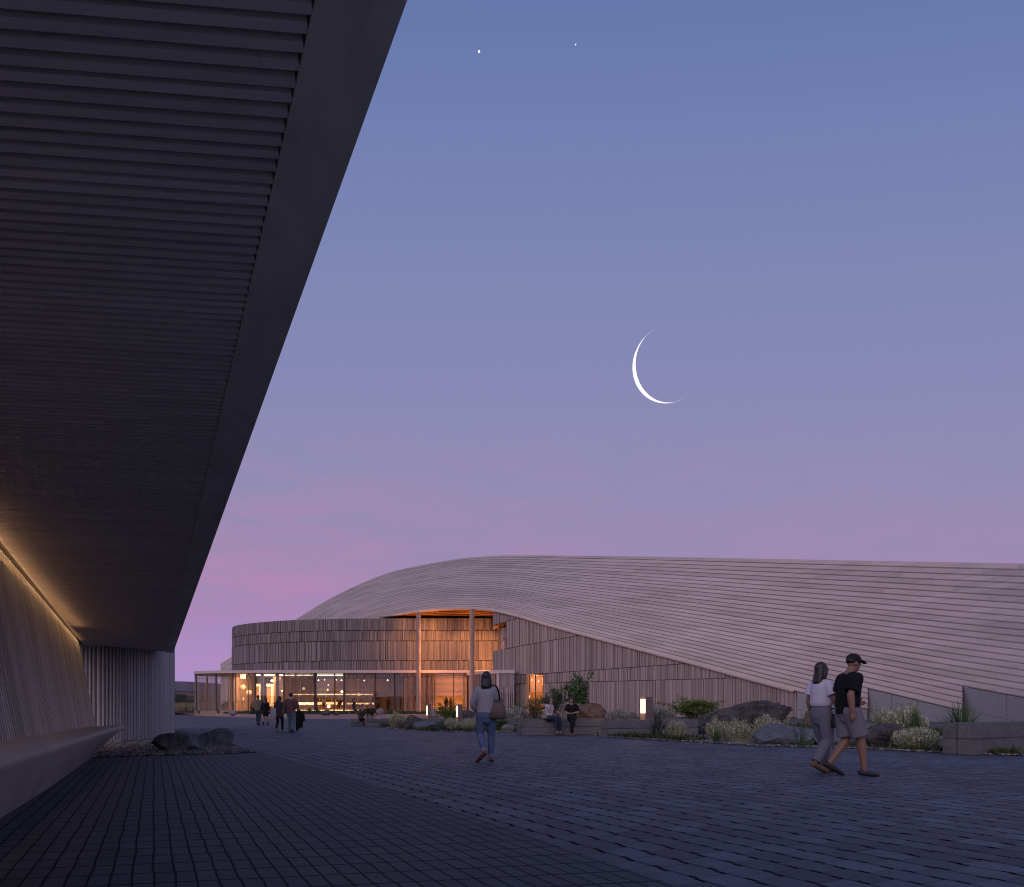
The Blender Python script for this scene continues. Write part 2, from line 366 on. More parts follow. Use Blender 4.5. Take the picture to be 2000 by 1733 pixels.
# gravel: the bed by the pier and loose pebbles as real stones
gp = [(176, 1479), (300, 1475.5), (420, 1472.5), (506, 1469.5), (470, 1459.5), (445, 1452), (400, 1440), (367, 1431), (341, 1424), (320, 1424)]
gpoly = [G(x, y, .016) for x, y in gp]+[Vector((-19, 27, .016)), Vector((-12.5, 19, .016))]
gb = sheet('gravel_patch', gpoly, M['gravelbed'])
def inside(p, poly):
    c = False; j = len(poly)-1
    for i in range(len(poly)):
        a, b = poly[i], poly[j]
        if (a.y > p[1]) != (b.y > p[1]) and p[0] < (b.x-a.x)*(p[1]-a.y)/(b.y-a.y)+a.x: c = not c
        j = i
    return c
rnd = random.Random(5)
def pebble(mb, x, y, z, r_):
    a = rnd.random()*6.28; fx, fy, fz = r_*rnd.uniform(.7, 1.3), r_*rnd.uniform(.6, 1.0), r_*rnd.uniform(.45, .75)
    vs = []
    for k in range(6):
        th = a+k*1.047+rnd.uniform(-.2, .2)
        vs.append((x+math.cos(th)*fx, y+math.sin(th)*fy, z+fz*.25))
    for k in range(3):
        th = a+.5+k*2.09
        vs.append((x+math.cos(th)*fx*.5, y+math.sin(th)*fy*.5, z+fz))
    fs = [(k, (k+1) % 6, 6+(k//2)) for k in range(6)]+[(1, 2, 7, 6), (3, 4, 8, 7), (5, 0, 6, 8), (6, 7, 8)]
    fs = [(0, 1, 6), (1, 2, 7, 6), (2, 3, 7), (3, 4, 8, 7), (4, 5, 8), (5, 0, 6, 8), (6, 7, 8)]
    lo = [(v_[0], v_[1], z-fz*.3) for v_ in vs[:6]]
    mb.mesh(vs+lo, fs+[(k, 9+k, 9+(k+1) % 6, (k+1) % 6) for k in range(6)], rnd.random())
t = NT('pebble_stone'); k = t.attr()
t.base(t.ramp(k, [(0.0, (.045, .04, .04)), (.35, (.12, .105, .10)), (.6, (.19, .165, .15)), (.85, (.26, .235, .22)), (.95, (.24, .15, .06)), (1.0, (.34, .32, .31))])); t.rough(.8, .3); M['pebble'] = t.m
mb = MB(); n_ = 0
while n_ < 5200:
    x, y = rnd.uniform(-17, -5.4), rnd.uniform(14, 30)
    if y > 19 and rnd.random() < .55: continue
    if inside((x, y), gpoly): pebble(mb, x, y, .02, rnd.uniform(.022, .05)); n_ += 1
for _ in range(2600):                      # pebbles along the bed's front edge
    s = rnd.random()*(len(bed_front)-1); i = int(s); p = lerp(bed_front[i], bed_front[i+1], s-i)
    if p.x < -3 and rnd.random() < .5: continue
    q = p+Vector((rnd.gauss(0, .03), abs(rnd.gauss(0, .9))-.12, 0)); pebble(mb, q.x, q.y, .02, rnd.uniform(.02, .05))
tag(mb.build('gravel', M['pebble']), 'grey and tan pebbles strewn round the boulders and along the bed edge', 'gravel', kind='stuff')

# hills: a ring of badland mesas far off, high at the left
def hill_h(az_, rr):
    m = noise.fractal(Vector((az_*3.1, 2.0, 0)), 1.0, 2.1, 5)
    return m
mb = MB(); NA = 420; prof = [(.0, 0.0), (.03, .16), (.06, .3), (.085, .62), (.10, .78), (.16, .86), (.3, .95), (.42, 1.0), (1.0, .7)]
vs = []
for i in range(NA):
    a_ = 2*math.pi*i/NA
    n0 = noise.fractal(Vector((math.cos(a_)*3.2+7, math.sin(a_)*3.2, 1.5)), 1.0, 2.0, 4)
    H_ = 17+9*n0
    for j, (u, hh) in enumerate(prof):
        g_ = noise.fractal(Vector((math.cos(a_)*26, math.sin(a_)*26, j*.35)), 1.0, 2.1, 4)
        rr = 560+u*520+g_*26*(1 if j < 6 else .4)
        vs.append((math.sin(a_)*rr, math.cos(a_)*rr, -.5+H_*hh*(1+.10*g_)))
m = len(prof)
mb.mesh(vs, [(i*m+j, i*m+j+1, ((i+1) % NA)*m+j+1, ((i+1) % NA)*m+j) for i in range(NA) for j in range(m-1)])
t = NT('badland_hills'); v = t.coord(); gz = t.node('ShaderNodeSeparateXYZ'); t.lk(v, gz.inputs[0])
st = t.noise(t.coord((.012, .012, .4)), 1.0, 5, .6); n1 = t.noise(v, .035, 6, .65)
c0 = t.mix(t.ramp(st, [(.4, 0.0), (.6, 1.0)]), (.10, .065, .055), (.20, .125, .10)); c0 = t.mix(t.ramp(n1, [(.48, 0.0), (.56, .9)]), c0, (.035, .04, .028))
t.base(c0); t.rough(.95, .1); t.bump(n1, .6, 4); M['hills'] = t.m
tag(mb.build('hills', M['hills'], smooth=False), kind='structure')
# a nearer mesa with a pale flat top behind the pier
mb = MB(); cx, cy = W(352, 1380, 900).x, 900
rings = [(150, 0), (132, 12), (104, 20), (88, 26), (80, 31), (62, 32.5)]
vs = []; n = 48
for r_, h in rings:
    for k in range(n):
        g_ = 1+.16*noise.fractal(Vector((math.cos(k/n*6.283)*3, math.sin(k/n*6.283)*3, h*.05)), 1, 2, 4)
        vs.append((cx-55+math.cos(k/n*6.283)*r_*g_*1.25, cy+math.sin(k/n*6.283)*r_*g_, h))
fs = [(i*n+k, i*n+(k+1) % n, (i+1)*n+(k+1) % n, (i+1)*n+k) for i in range(len(rings)-1) for k in range(n)]+[tuple(range((len(rings)-1)*n, len(rings)*n))]
mb.mesh(vs, fs); tag(mb.build('mesa', plain('mesa_rock', (.17, .14, .15), .95, .35, .02, .3, .1, 0, 3)), kind='structure')
# tall dry grass beyond the path
rnd = random.Random(11); mb = MB()
for _ in range(5200):
    Z = rnd.uniform(100, 150); x = rnd.uniform(325, 432); X = (x-HX)/F*Z; z0 = .25+(Z-100)*.012
    h = rnd.uniform(.7, 1.35); w_ = rnd.uniform(.05, .10); ln = rnd.gauss(0, .22); tn = rnd.random()
    mb.face([(X-w_, Z, z0), (X+w_, Z, z0), (X+ln*.6+w_*.6, Z+.05, z0+h*.65), (X+ln, Z+.1, z0+h)], tn)
tag(mb.build('dry_grass', leaf('straw_grass', (.07, .065, .028), (.21, .175, .085))), 'tall dry grass on the rise beyond the path', 'grass', kind='stuff')
mb = MB(); mb.mesh([(-80, 99, .2), (-34, 99, .2), (-34, 152, .9), (-90, 152, .9), (-34, 240, .5), (-150, 240, .5)], [(0, 1, 2, 3), (3, 2, 4, 5)])
tag(mb.build('meadow', M['earth']), kind='structure')

# ------------------------------------------------------------------ moon and planets
mc = W(1305.4, 713, 4000); rr = 69/F*4000
wv = (Vector((0, 0, CZ))-mc).normalized()
e1 = Vector((-.866, 0, -.5)); e1 = (e1-wv*e1.dot(wv)).normalized(); e2 = wv.cross(e1)
mb = MB(); vs = []; na, nb = 64, 8
lim = math.asin(.878)
for i in range(na+1):
    th = -math.pi/2+math.pi*i/na
    for j in range(nb+1):
        la = lim+(R(97)-lim)*j/nb
        jag = 1-.003*noise.noise(Vector((i*.8, j*2.0, 0))) if j == 0 else 1
        if j == 0: la += .012*noise.noise(Vector((i*1.3, 5, 0)))*math.cos(th)
        vs.append(mc+(e1*(math.cos(th)*math.sin(la))+e2*math.sin(th)+wv*(math.cos(th)*math.cos(la)))*rr*jag)
m = nb+1
mb.mesh(vs, [(i*m+j, i*m+j+1, (i+1)*m+j+1, (i+1)*m+j) for i in range(na) for j in range(nb)])
tag(mb.build('moon', M['moon'], org=mc), 'thin white crescent moon, lit on its lower left rim', 'moon')
def ball(mb, c, r_, n=10, m_=6, sz=1.0, tone=.5, mi=0):
    vs = [Vector(c)+Vector((0, 0, -r_*sz))]; fs = []
    for i in range(1, m_):
        th = -math.pi/2+math.pi*i/m_
        for k in range(n):
            vs.append(Vector(c)+Vector((math.cos(th)*math.cos(2*math.pi*k/n)*r_, math.cos(th)*math.sin(2*math.pi*k/n)*r_, math.sin(th)*r_*sz)))
    vs.append(Vector(c)+Vector((0, 0, r_*sz))); L = len(vs)-1
    for k in range(n):
        fs.append((0, 1+(k+1) % n, 1+k)); fs.append((L, L-n+k, L-n+(k+1) % n))
        for i in range(m_-2):
            a, b = 1+i*n+k, 1+i*n+(k+1) % n
            fs.append((a, b, b+n, a+n))
    mb.mesh(vs, fs, tone, mi)
for (x, y, r_, lb) in ((935.7, 101, 2.1, 'bright planet shining high in the blue sky, the larger of two'), (1124.3, 87.3, 1.2, 'faint small star to the right of the bright planet')):
    c = W(x, y, 4000); mb = MB(); ball(mb, (0, 0, 0), r_/F*4000, 12, 8)
    o = mb.build('star', M['star'], loc=c); tag(o, lb, 'star')
# ------------------------------------------------------------------ covered walk in the foreground
rnd = random.Random(21)
por = empty('covered_walkway', P(0, .5, 0), 0, 'dark slatted timber canopy on a leaning battened wall and a round battened pier', 'canopy')
por_loc = P(0, .5, 0)
def pbuild(mb, name, mat, parent=por, smooth=False):
    o = mb.build(name, mat, parent, por_loc, smooth=smooth)
    if parent is not por: o.location = (0, 0, 0)
    return o
ZS = 2.75; T0, T1 = -1.6, 25.0
def walltop(t_): return -1.52-(t_-9.1)*.022
# soffit slats, fanning slightly as the walk runs on
mb = MB(); t_ = T0
while t_ < T1-.05:
    Q = P(t_, -.6, 0); Zc = max(Q.y, 0.0)
    ph = R(3.6+min(Zc*.95, 26)); dr = Vector((math.cos(ph), math.sin(ph), 0)); nr = Vector((-dr.y, dr.x, 0))
    dn = dr.dot(NX); s1 = (.357+.6)/dn; pl = walltop(t_)+.078; s0 = (pl+.6)/dn
    if (Q+dr*s0).dot(AX) < T1:
        cuts = [s0]+sorted(rnd.uniform(s0, s1) for _ in range(1))+[s1]; dz = rnd.uniform(-.002, .002)
        for a_, b_ in zip(cuts, cuts[1:]):
            hw = .0165
            A, B = Q+dr*a_, Q+dr*(b_-.001)
            mb.box8([(p.x, p.y, ZS+dz) for p in (A-nr*hw, B-nr*hw, B+nr*hw, A+nr*hw)]+[(p.x, p.y, ZS+.045) for p in (A-nr*hw, B-nr*hw, B+nr*hw, A+nr*hw)], rnd.random())
    t_ += .0585
pbuild(mb, 'soffit_slats', M['soffit'])
mb = MB()
q = [P(T0, -2.9, 0), P(T0, .37, 0), P(T1, .37, 0), P(T1, -2.9, 0)]
mb.box8([(p.x, p.y, ZS+.075) for p in q]+[(p.x, p.y, ZS+.12) for p in q]); pbuild(mb, 'soffit_lining', M['soffitdark'])
mb = MB()
q = [P(T0, -3.0, 0), P(T0, .50, 0), P(T1+.2, .50, 0), P(T1+.2, -3.0, 0)]
mb.box8([(p.x, p.y, ZS+.123) for p in q]+[(p.x, p.y, ZS+.42) for p in q]); pbuild(mb, 'canopy_deck', M['soffitdark'])
mb = MB()
nseg = 5
for i in range(nseg):
    a_, b_ = lerp(T0, T1+.3, i/nseg), lerp(T0, T1+.3, (i+1)/nseg)-.004
    q = [P(a_, .357, 0), P(a_, .56, 0), P(b_, .56, 0), P(b_, .357, 0)]
    mb.box8([(p.x, p.y, ZS-.004) for p in q]+[(p.x, p.y, ZS+.5) for p in q], rnd.random())
pbuild(mb, 'edge_beam', M['beam'])
# leaning battened wall
mb = MB()
def wallpt(tb, s, off=0.0):
    bot = P(tb, -1.2+off, .30); lean = -1.6+4.3*max(0, tb/19.6)**2
    tt = tb+lean*1.0
    top = P(tt, walltop(tt)+off, 2.74); return bot+(top-bot)*s
tb = -2.0; k = 0
while tb < 19.55:
    wd = .034 if k % 3 else .042
    pr = .028 if k % 2 else .018
    tn = rnd.random()
    a0, a1 = wallpt(tb, 0, pr), wallpt(tb+wd, 0, pr); b0, b1 = wallpt(tb, 1, pr), wallpt(tb+wd, 1, pr)
    c0, c1, d0, d1 = wallpt(tb, 0, -.02), wallpt(tb+wd, 0, -.02), wallpt(tb, 1, -.02), wallpt(tb+wd, 1, -.02)
    mb.mesh([a0, a1, b1, b0, c0, c1, d1, d0], [(0, 1, 2, 3), (0, 3, 7, 4), (1, 5, 6, 2)], tn)
    tb += .062; k += 1
pbuild(mb, 'leaning_wall', M['portico'])
mb = MB(); ts = [lerp(-2.2, 19.6, i/40) for i in range(41)]
fr = [wallpt(x, s, .002) for x in ts for s in (0, 1)]; bk = [p-NX*.35+Vector((0, 0, 0)) for p in fr]
n = len(fr); fs = []
for i in range(40):
    fs += [(2*i, 2*i+2, 2*i+3, 2*i+1), (n+2*i, n+2*i+1, n+2*i+3, n+2*i+2), (2*i+1, 2*i+3, n+2*i+3, n+2*i+1)]
fs += [(n-2, n-1, 2*n-1, 2*n-2)]
mb.mesh(fr+bk, fs); pbuild(mb, 'wall_backing', M['soffitdark'])
# warm light line where the wall meets the soffit
mb = MB()
for i in range(32):
    a_, b_ = 2.0+i*.62, 2.0+(i+1)*.62-.02
    mb.tube([P(a_, walltop(a_)+.071, 2.806), P(b_, walltop(b_)+.071, 2.806)], .008, 6)
pbuild(mb, 'cove_light', M['cove'])
Lc = bpy.data.lights.new('cove_spill', 'AREA'); Lc.shape = 'RECTANGLE'; Lc.size, Lc.size_y = 15.0, .05; Lc.energy = 5.5; Lc.color = (1, .55, .26)  # unseen area lamp added for the strip's glow on the soffit
oc = bpy.data.objects.new('cove_spill', Lc); col.objects.link(oc); oc.location = P(10.5, walltop(10.5)+.10, 2.60); oc.rotation_euler = (math.pi, 0, math.atan2(AX.y, AX.x))
# battened pier that carries the far end: a curved wall of round battens
plan = [(60, 20.6), (110, 20.35), (160, 20.3), (200, 20.5), (240, 21.0), (280, 21.9), (310, 23.2), (328, 24.9), (338, 27.0), (337, 29.3), (325, 31.5), (300, 33)]
pts = [Vector(((x-HX)/F*Z, Z, 0)) for x, Z in plan]
fine = []
for i in range(len(pts)-1):
    p0, p1, p2, p3 = pts[max(i-1, 0)], pts[i], pts[i+1], pts[min(i+2, len(pts)-1)]
    for j in range(24):
        t = j/24; fine.append(.5*((2*p1)+(p2-p0)*t+(2*p0-5*p1+4*p2-p3)*t*t+(3*p1-p0-3*p2+p3)*t**3))
acc = [0]
for a, b in zip(fine, fine[1:]): acc.append(acc[-1]+(b-a).length)
def along(fine, acc, s):
    for i in range(len(acc)-1):
        if acc[i+1] >= s:
            u = (s-acc[i])/max(acc[i+1]-acc[i], 1e-6); p = lerp(fine[i], fine[i+1], u); d = (fine[i+1]-fine[i]).normalized(); return p, d
    return fine[-1], (fine[-1]-fine[-2]).normalized()
mb = MB(); s = 0.0; HT = 3.35
while s < acc[-1]-.1:
    wd = rnd.choice((.085, .095, .11, .075)); dp = rnd.uniform(.03, .05)
    p, d = along(fine, acc, s+wd/2); nn = Vector((d.y, -d.x, 0))
    prof = [(-wd*.46, 0), (-wd*.36, dp*.72), (-wd*.14, dp), (wd*.14, dp), (wd*.36, dp*.72), (wd*.46, 0)]
    vs = [p+d*a+nn*b for a, b in prof]
    mb.mesh([(v.x, v.y, 0) for v in vs]+[(v.x, v.y, HT) for v in vs], [(i, i+1, 7+i, 6+i) for i in range(5)]+[(6, 7, 8, 9, 10, 11)], rnd.random())
    s += wd+.012
pbuild(mb, 'round_pier', M['endwall'], smooth=False)
mb = MB()
for a, b in zip(fine[::4], fine[4::4]):
    mb.face([(a.x, a.y, 0), (b.x, b.y, 0), (b.x, b.y, HT-.01), (a.x, a.y, HT-.01)])
mb.face([(p.x, p.y, HT-.012) for p in fine[::4]])
pbuild(mb, 'pier_backing', M['soffitdark'])

# long concrete bench along the leaning wall
ftop = [(-6, -1.1), (2, -1.08), (6.4, -1.02), (9, -.93), (12, -.83), (14.9, -.75), (16.6, -.66), (17.8, -.56)]
fbase = [(-6, -1.28), (2, -1.27), (7.8, -1.23), (10.5, -1.16), (14, -1.12), (16.9, -1.1), (17.8, -1.1)]
ztop = [(-6, .72), (8, .70), (14, .62), (19.6, .575)]
mb = MB(); secs = []; ts = [-2+i*.35 for i in range(54)]+[17.0, 17.3, 17.6, 17.85]
ts = sorted(x for x in set(ts) if x <= 17.9)
for t_ in ts:
    pf, pb, zb = smooth_table(ftop, t_), table(fbase, t_), table(ztop, t_); zf = .60
    zlow = 0 if t_ < 16.9 else min(.52, ((t_-16.9)/.95)**1.3*.5)
    lump = .012*noise.noise(Vector((t_*.6, 0, 0)))
    secs.append([P(t_, -1.5, 0), P(t_, -1.5, zb+.02), P(t_, -1.22, zb+lump), P(t_, lerp(-1.2, pf, .6), lerp(zb, zf, .5)+.012), P(t_, pf-.05, zf+.006), P(t_, pf-.012, zf-.012), P(t_, pf, zf-.045), P(t_, pf-.015, zf-.09),
                 P(t_, lerp(pf, pb, .45), lerp(zf, zlow, .5)), P(t_, pb, zlow)])
m = len(secs[0]); vs = [v for s_ in secs for v in s_]
fs = [(i*m+j, (i+1)*m+j, (i+1)*m+j+1, i*m+j+1) for i in range(len(secs)-1) for j in range(m-1)]
fs.append(tuple(range((len(secs)-1)*m, len(secs)*m)))
mb.mesh(vs, fs)
o = mb.build('concrete_bench', M['concrete'], org=P(8, -1.2, 0), smooth=True); tag(o, 'long smooth concrete bench with an undercut prow along the leaning wall', 'bench')
# ------------------------------------------------------------------ the hall: curved roof, drum, wing, glass front
rnd = random.Random(33)
BL = Vector((-10, 84, 0))
hall = empty('exhibition_hall', BL, 0, 'long timber hall with a sweeping boarded roof over a battened drum and lit glass front', 'building')
def hb(mb, name, mat, parent=None, smooth=False):
    o = mb.build(name, mat, parent or hall, BL, smooth=smooth)
    return o
ridge = [(405, 1322), (431, 1296.5), (455, 1282), (520, 1245), (580, 1208.5), (640, 1172), (700, 1142.5), (760, 1119), (830, 1102.5), (900, 1091), (955, 1086.5), (1000, 1085), (1100, 1085.5), (1300, 1088), (1640, 1094.5), (2000, 1101), (2150, 1104)]
low28 = [(405, 1395), (431, 1378), (540, 1308), (640, 1247), (700, 1221), (745, 1206.5), (790, 1197.5), (830, 1192), (880, 1188.5), (920, 1188.3), (955, 1191), (985, 1197), (1020, 1206), (1060, 1218.5), (1145, 1241.5), (1250, 1269.5), (1355, 1297), (1450, 1323), (1556, 1351), (1695, 1386.5), (1880, 1437), (2000, 1467), (2150, 1506)]
zlow = [(405, 113), (431, 110), (540, 101), (640, 93.5), (740, 86.2), (830, 82), (920, 80.5), (1000, 79.3), (1145, 75), (1250, 71.5), (1355, 68), (1450, 64.5), (1556, 60.3), (1695, 53), (1880, 44.5), (2000, 39), (2150, 32.5)]
NBd = 28
def roofpt(x, k, off=0.0):
    s = 1-k/NBd; D = lerp(13, 9, min(1, max(0, (x-700)/900)))
    if x < 740: D = lerp(4, 13, (x-405)/335)
    Z = smooth_table(zlow, x)+D*max(0, s)**1.45
    y = lerp(smooth_table(ridge, x), smooth_table(low28, x), k/NBd)
    p = W(x, y, Z)
    if off: p = p+Vector((-.25, -.85, .45)).normalized()*off
    return p
xs_all = [405+i*13 for i in range(135)]
mb = MB(); dk = MB()
def xe_of(k): return 2120 if k < 20 else (1880 if k < 24 else 1695)
for k in range(NBd):
    x0 = 431 if k < 26 else 431; xe = xe_of(k); x = x0; seglen = 0
    while x < xe-1:
        L = rnd.uniform(150, 420)*(.55 if x < 900 else 1.0); x1 = min(xe, x+L)
        if xe-x1 < 60: x1 = xe
        n = max(2, int((x1-x)/14)); tn = rnd.random()
        g = .09; rows = []
        for i in range(n+1):
            xx = lerp(x, x1-.05, i/n); g = lerp(.05, .115, min(1, max(0, (xx-700)/900)))
            rows.append((roofpt(xx, k+g*.3, .02), roofpt(xx, k+1-g*1.15, .05), roofpt(xx, k+1-g*.85, -.05)))
        vs = [v for r_ in rows for v in r_]
        mb.mesh(vs, [(i*3+j, i*3+j+1, (i+1)*3+j+1, (i+1)*3+j) for i in range(n) for j in range(2)], tn)
        x = x1
roof = hb(mb, 'roof', M['roof'])
# dark deck under the boards, back slope and end
rows = []
for x in xs_all:
    if x < 431: continue
    rk = [roofpt(x, k, -.06) for k in (0, 4, 8, 12, 16, 20, 24, 28)]
    rows.append(rk)
def addrows(mb, rows, tone=.5):
    m = len(rows[0]); mb.mesh([v for r_ in rows for v in r_], [(i*m+j, i*m+j+1, (i+1)*m+j+1, (i+1)*m+j) for i in range(len(rows)-1) for j in range(m-1)], tone)
for ka, kb_, lim in ((0, 20, 2120), (20, 24, 1880), (24, 28, 1695)):
    rr_ = []
    for x in [431+i*13 for i in range(131)]+[1695, 1880]:
        if x <= lim: rr_.append(x)
    rr_.sort(); addrows(dk, [[roofpt(x, lerp(ka, kb_, j/3), -.055) for j in range(4)] for x in rr_])
hb(dk, 'roof_deck', M['deckdark'], roof)
bs = MB(); rows = []
for x in [431+i*26 for i in range(66)]:
    a = roofpt(x, 0, 0); dep = 26
    rows.append([a, a+Vector((.5, 2.5, -.15)), a+Vector((2, dep*.5, -.25*a.z)), a+Vector((4, dep*.9, -.7*a.z)), Vector((a.x+4, a.y+dep, 0))])
addrows(bs, rows)
hb(bs, 'rear_slope', M['roof'], roof, True)
en = MB()                                           # gable at the far left end
a = [roofpt(431, k, -.02) for k in range(0, 29, 4)]
en.face(a+[Vector((a[-1].x+1, a[-1].y+20, a[-1].z-3)), Vector((a[0].x+1, a[0].y+20, a[0].z-3))]); hb(en, 'roof_end', M['roof'], roof)
# thin edge board along the lower edge of the roof (it makes the arch's lip)
eb = MB(); rows = []
for x in [640+i*10 for i in range(92)]:
    a = roofpt(x, 28, .05); b = a+Vector((0, .10, -.16)); c = b+Vector((0, .35, .02))
    rows.append([roofpt(x, 27.85, .06), a+Vector((0, 0, -.08)), b, c])
addrows(eb, rows); hb(eb, 'eave_edge', M['fascia'], roof)

# ---- drum wall: plan curve, four bands of battens
dplan = [(455.0, 96.2), (457, 93.5), (468, 91.3), (500, 89.0), (540, 87.2), (580, 86.1), (650, 85.0), (745, 84.6), (860, 84.5), (1000, 84.5)]
def dpt(x):
    Z = smooth_table(dplan, x); return Vector(((x-HX)/F*Z, Z, 0))
fine = [Vector((-34.2, 104, 0)), Vector((-36.6, 99.5, 0))]+[dpt(455+(545*(i/240)**1.6)) for i in range(241)]
acc = [0]
for a, b in zip(fine, fine[1:]): acc.append(acc[-1]+(b-a).length)
bands = [(5.42, 6.47), (6.55, 8.80), (8.88, 10.04), (10.12, 11.50)]
mb = MB()
for bi, (z0, z1) in enumerate(bands):
    s = rnd.uniform(0, .2)
    while s < acc[-1]-.3:
        wd = rnd.choice((.06, .07, .085, .10, .12, .17)); dp = rnd.choice((.05, .08, .10, .13, .16)); gp = rnd.choice((.01, .015, .025, .045))
        p, d = along(fine, acc, s+wd/2); nn = Vector((d.y, -d.x, 0))
        a0, a1 = p-d*wd/2, p+d*wd/2; f0, f1 = a0+nn*dp, a1+nn*dp
        jz = rnd.uniform(-.03, .03); za, zb = z0+jz*.6, z1+jz
        if bi == 3: zb = z1
        mb.box8([(v.x, v.y, za) for v in (f0, f1, a1, a0)]+[(v.x, v.y, zb) for v in (f0, f1, a1, a0)], rnd.random()*.75+.25*(dp > .1))
        s += wd+gp
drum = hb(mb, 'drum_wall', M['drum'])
mb = MB()
for a, b in zip(fine[::3], fine[3::3]):
    mb.face([(a.x, a.y, 5.2), (b.x, b.y, 5.2), (b.x, b.y, 11.42), (a.x, a.y, 11.42)])
hb(mb, 'drum_backing', M['deckdark'], drum)
mb = MB(); mb.face([(p.x, p.y, 11.40) for p in fine]+[(0, 104, 11.4)]); hb(mb, 'drum_roof', M['deckdark'], drum)
# ---- warm soffit under the arch
mb = MB(); nrow = 9
for j in range(nrow):
    rows = []
    for x in [735+i*8 for i in range(31)]:
        a = roofpt(x, 28, -.02)+Vector((0, .3, -.12)); b = dpt(x); b.z = 11.75; b.y += 1.2
        if a.y > b.y-1.2: a.y = b.y-1.2
        p0, p1 = lerp(a, b, j/nrow), lerp(a, b, (j+1)/nrow)
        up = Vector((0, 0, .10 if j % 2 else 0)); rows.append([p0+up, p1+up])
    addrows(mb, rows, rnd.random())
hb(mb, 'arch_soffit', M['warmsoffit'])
# ---- two round columns
for x, Z, r_, zt in ((817.6, 81.6, .26, 12.2), (922, 80.7, .28, 12.3)):
    mb = MB(); b = Vector(((x-HX)/F*Z, Z, .22)); mb.tube([b, b+Vector((0, 0, zt-.6))], r_, 24); hb(mb, 'column', M['column'], smooth=False)
# ---- ground floor roof slab with a pale fascia
fpl = [(378.5, 87.4), (381, 86.4), (390, 85.6), (420, 84.7), (460, 84.1), (520, 83.8), (600, 83.7), (800, 83.7), (985, 83.7)]
fpts = [Vector(((x-HX)/F*Z, Z, 0)) for x, Z in fpl]
back = [Vector((-1, 92, 0)), Vector((-30, 100, 0)), Vector((-40.5, 93, 0))]
mb = MB(); poly = fpts+back; zt, zb = 5.36, 5.04
n = len(poly)
mb.mesh([(p.x, p.y, zb) for p in poly]+[(p.x, p.y, zt) for p in poly], [tuple(reversed(range(n))), tuple(range(n, 2*n))]+[(i, (i+1) % n, n+(i+1) % n, n+i) for i in range(n)])
hb(mb, 'fascia', M['fascia'])
# ---- floor plate, ceiling, back walls
FZ = .60
mb = MB(); fl = [Vector((p.x, p.y+.1, 0)) for p in fpts]
poly2 = fl+[Vector((-1, 100, 0)), Vector((-38, 100, 0))]; n = len(poly2)
mb.mesh([(p.x, p.y, 0) for p in poly2]+[(p.x, p.y, FZ) for p in poly2], [tuple(range(n, 2*n))]+[(i, (i+1) % n, n+(i+1) % n, n+i) for i in range(n)])
hb(mb, 'hall_floor', M['floor'])
def px_x(x, Z): return (x-HX)/F*Z
def wallbox(mb, xa, xb, Z, z0, z1, d=.2, tone=.5):
    mb.box(((px_x(xa, Z)+px_x(xb, Z))/2, Z+d/2, z0), (px_x(xb, Z)-px_x(xa, Z), d, z1-z0), 0, tone)
mb = MB(); wallbox(mb, 488, 990, 98, FZ, 5.04, .3); hb(mb, 'inner_wall', M['innerwall'])
for c_, d_ in (((px_x(487, 92), 92, FZ), (.3, 12, 4.4)), ((px_x(556, 93), 93.5, FZ), (.25, 9, 4.4)), ((px_x(768, 90), 91.5, FZ), (.3, 8, 4.4))):
    mb = MB(); mb.box(c_, d_); hb(mb, 'partition', M['innerwall'])
mb = MB(); mb.face([(px_x(556, 86), 85.5, 4.9), (px_x(770, 86), 85.5, 4.9), (px_x(770, 86), 97.9, 4.9), (px_x(556, 86), 97.9, 4.9)]); hb(mb, 'hall_ceiling', M['ceiling'])
mb = MB(); mb.face([(px_x(488, 86), 85.5, 4.92), (px_x(555, 86), 85.5, 4.92), (px_x(555, 86), 97.9, 4.92), (px_x(488, 86), 97.9, 4.92)]); hb(mb, 'lobby_ceiling', M['white'])
# lobby: door frames glowing in raking light, and a wood screen
for xa, xb, Z in ((500.5, 511, 91), (521, 541, 91)):
    zt_ = CZ+(HY-1336)/F*Z; fr = MB(); w_ = .34
    x0_, x1_ = px_x(xa, Z), px_x(xb, Z)
    if xa < 510: fr.box(((x0_+x1_)/2, Z, zt_-w_), (x1_-x0_, .15, w_)); fr.box((x1_-.15, Z, FZ), (.24, .15, zt_-w_-FZ))
    else:
        fr.box(((x0_+x1_)/2, Z, zt_-w_), (x1_-x0_, .15, w_)); fr.box((px_x(532, Z), Z, FZ), (.32, .15, zt_-w_-FZ)); fr.box(((x0_+x1_)/2, Z-.02, FZ+.55), (x1_-x0_, .5, .2))
    d_ = hb(fr, 'inner_door', M['white'])
    lf = MB(); wallbox(lf, xa, xb, Z+.3, FZ, zt_-.1, .08); hb(lf, 'door_leaf', M['warmwood'], d_)
# lights in the ceiling
for xa, xb, Z in ((501, 510, 86.2), (515.5, 536, 86.2), (545, 553, 86.2), (557, 576, 86.2), (579, 611, 86.2), (619, 652, 86.2), (655, 671, 86.2)):
    mb = MB(); mb.box(((px_x(xa, Z)+px_x(xb, Z))/2, Z, 4.86), (px_x(xb, Z)-px_x(xa, Z), .25, .05)); hb(mb, 'strip_light', M['lampwhite'])
for x, y, Z in ((622, 1329, 90), (667, 1329, 90), (634, 1328, 92), (657, 1328, 92), (641, 1338, 95), (711.5, 1329.5, 90), (757, 1329, 90), (747, 1322, 93), (463, 1350, 88), (475, 1364.5, 88), (551, 1349.5, 89), (781.5, 1316.6, 88), (870, 1316, 87), (891, 1347, 92)):
    mb = MB(); ball(mb, W(x, y, Z), .075 if Z < 91 else .05, 8, 6); hb(mb, 'downlight', M['lampwhite'])
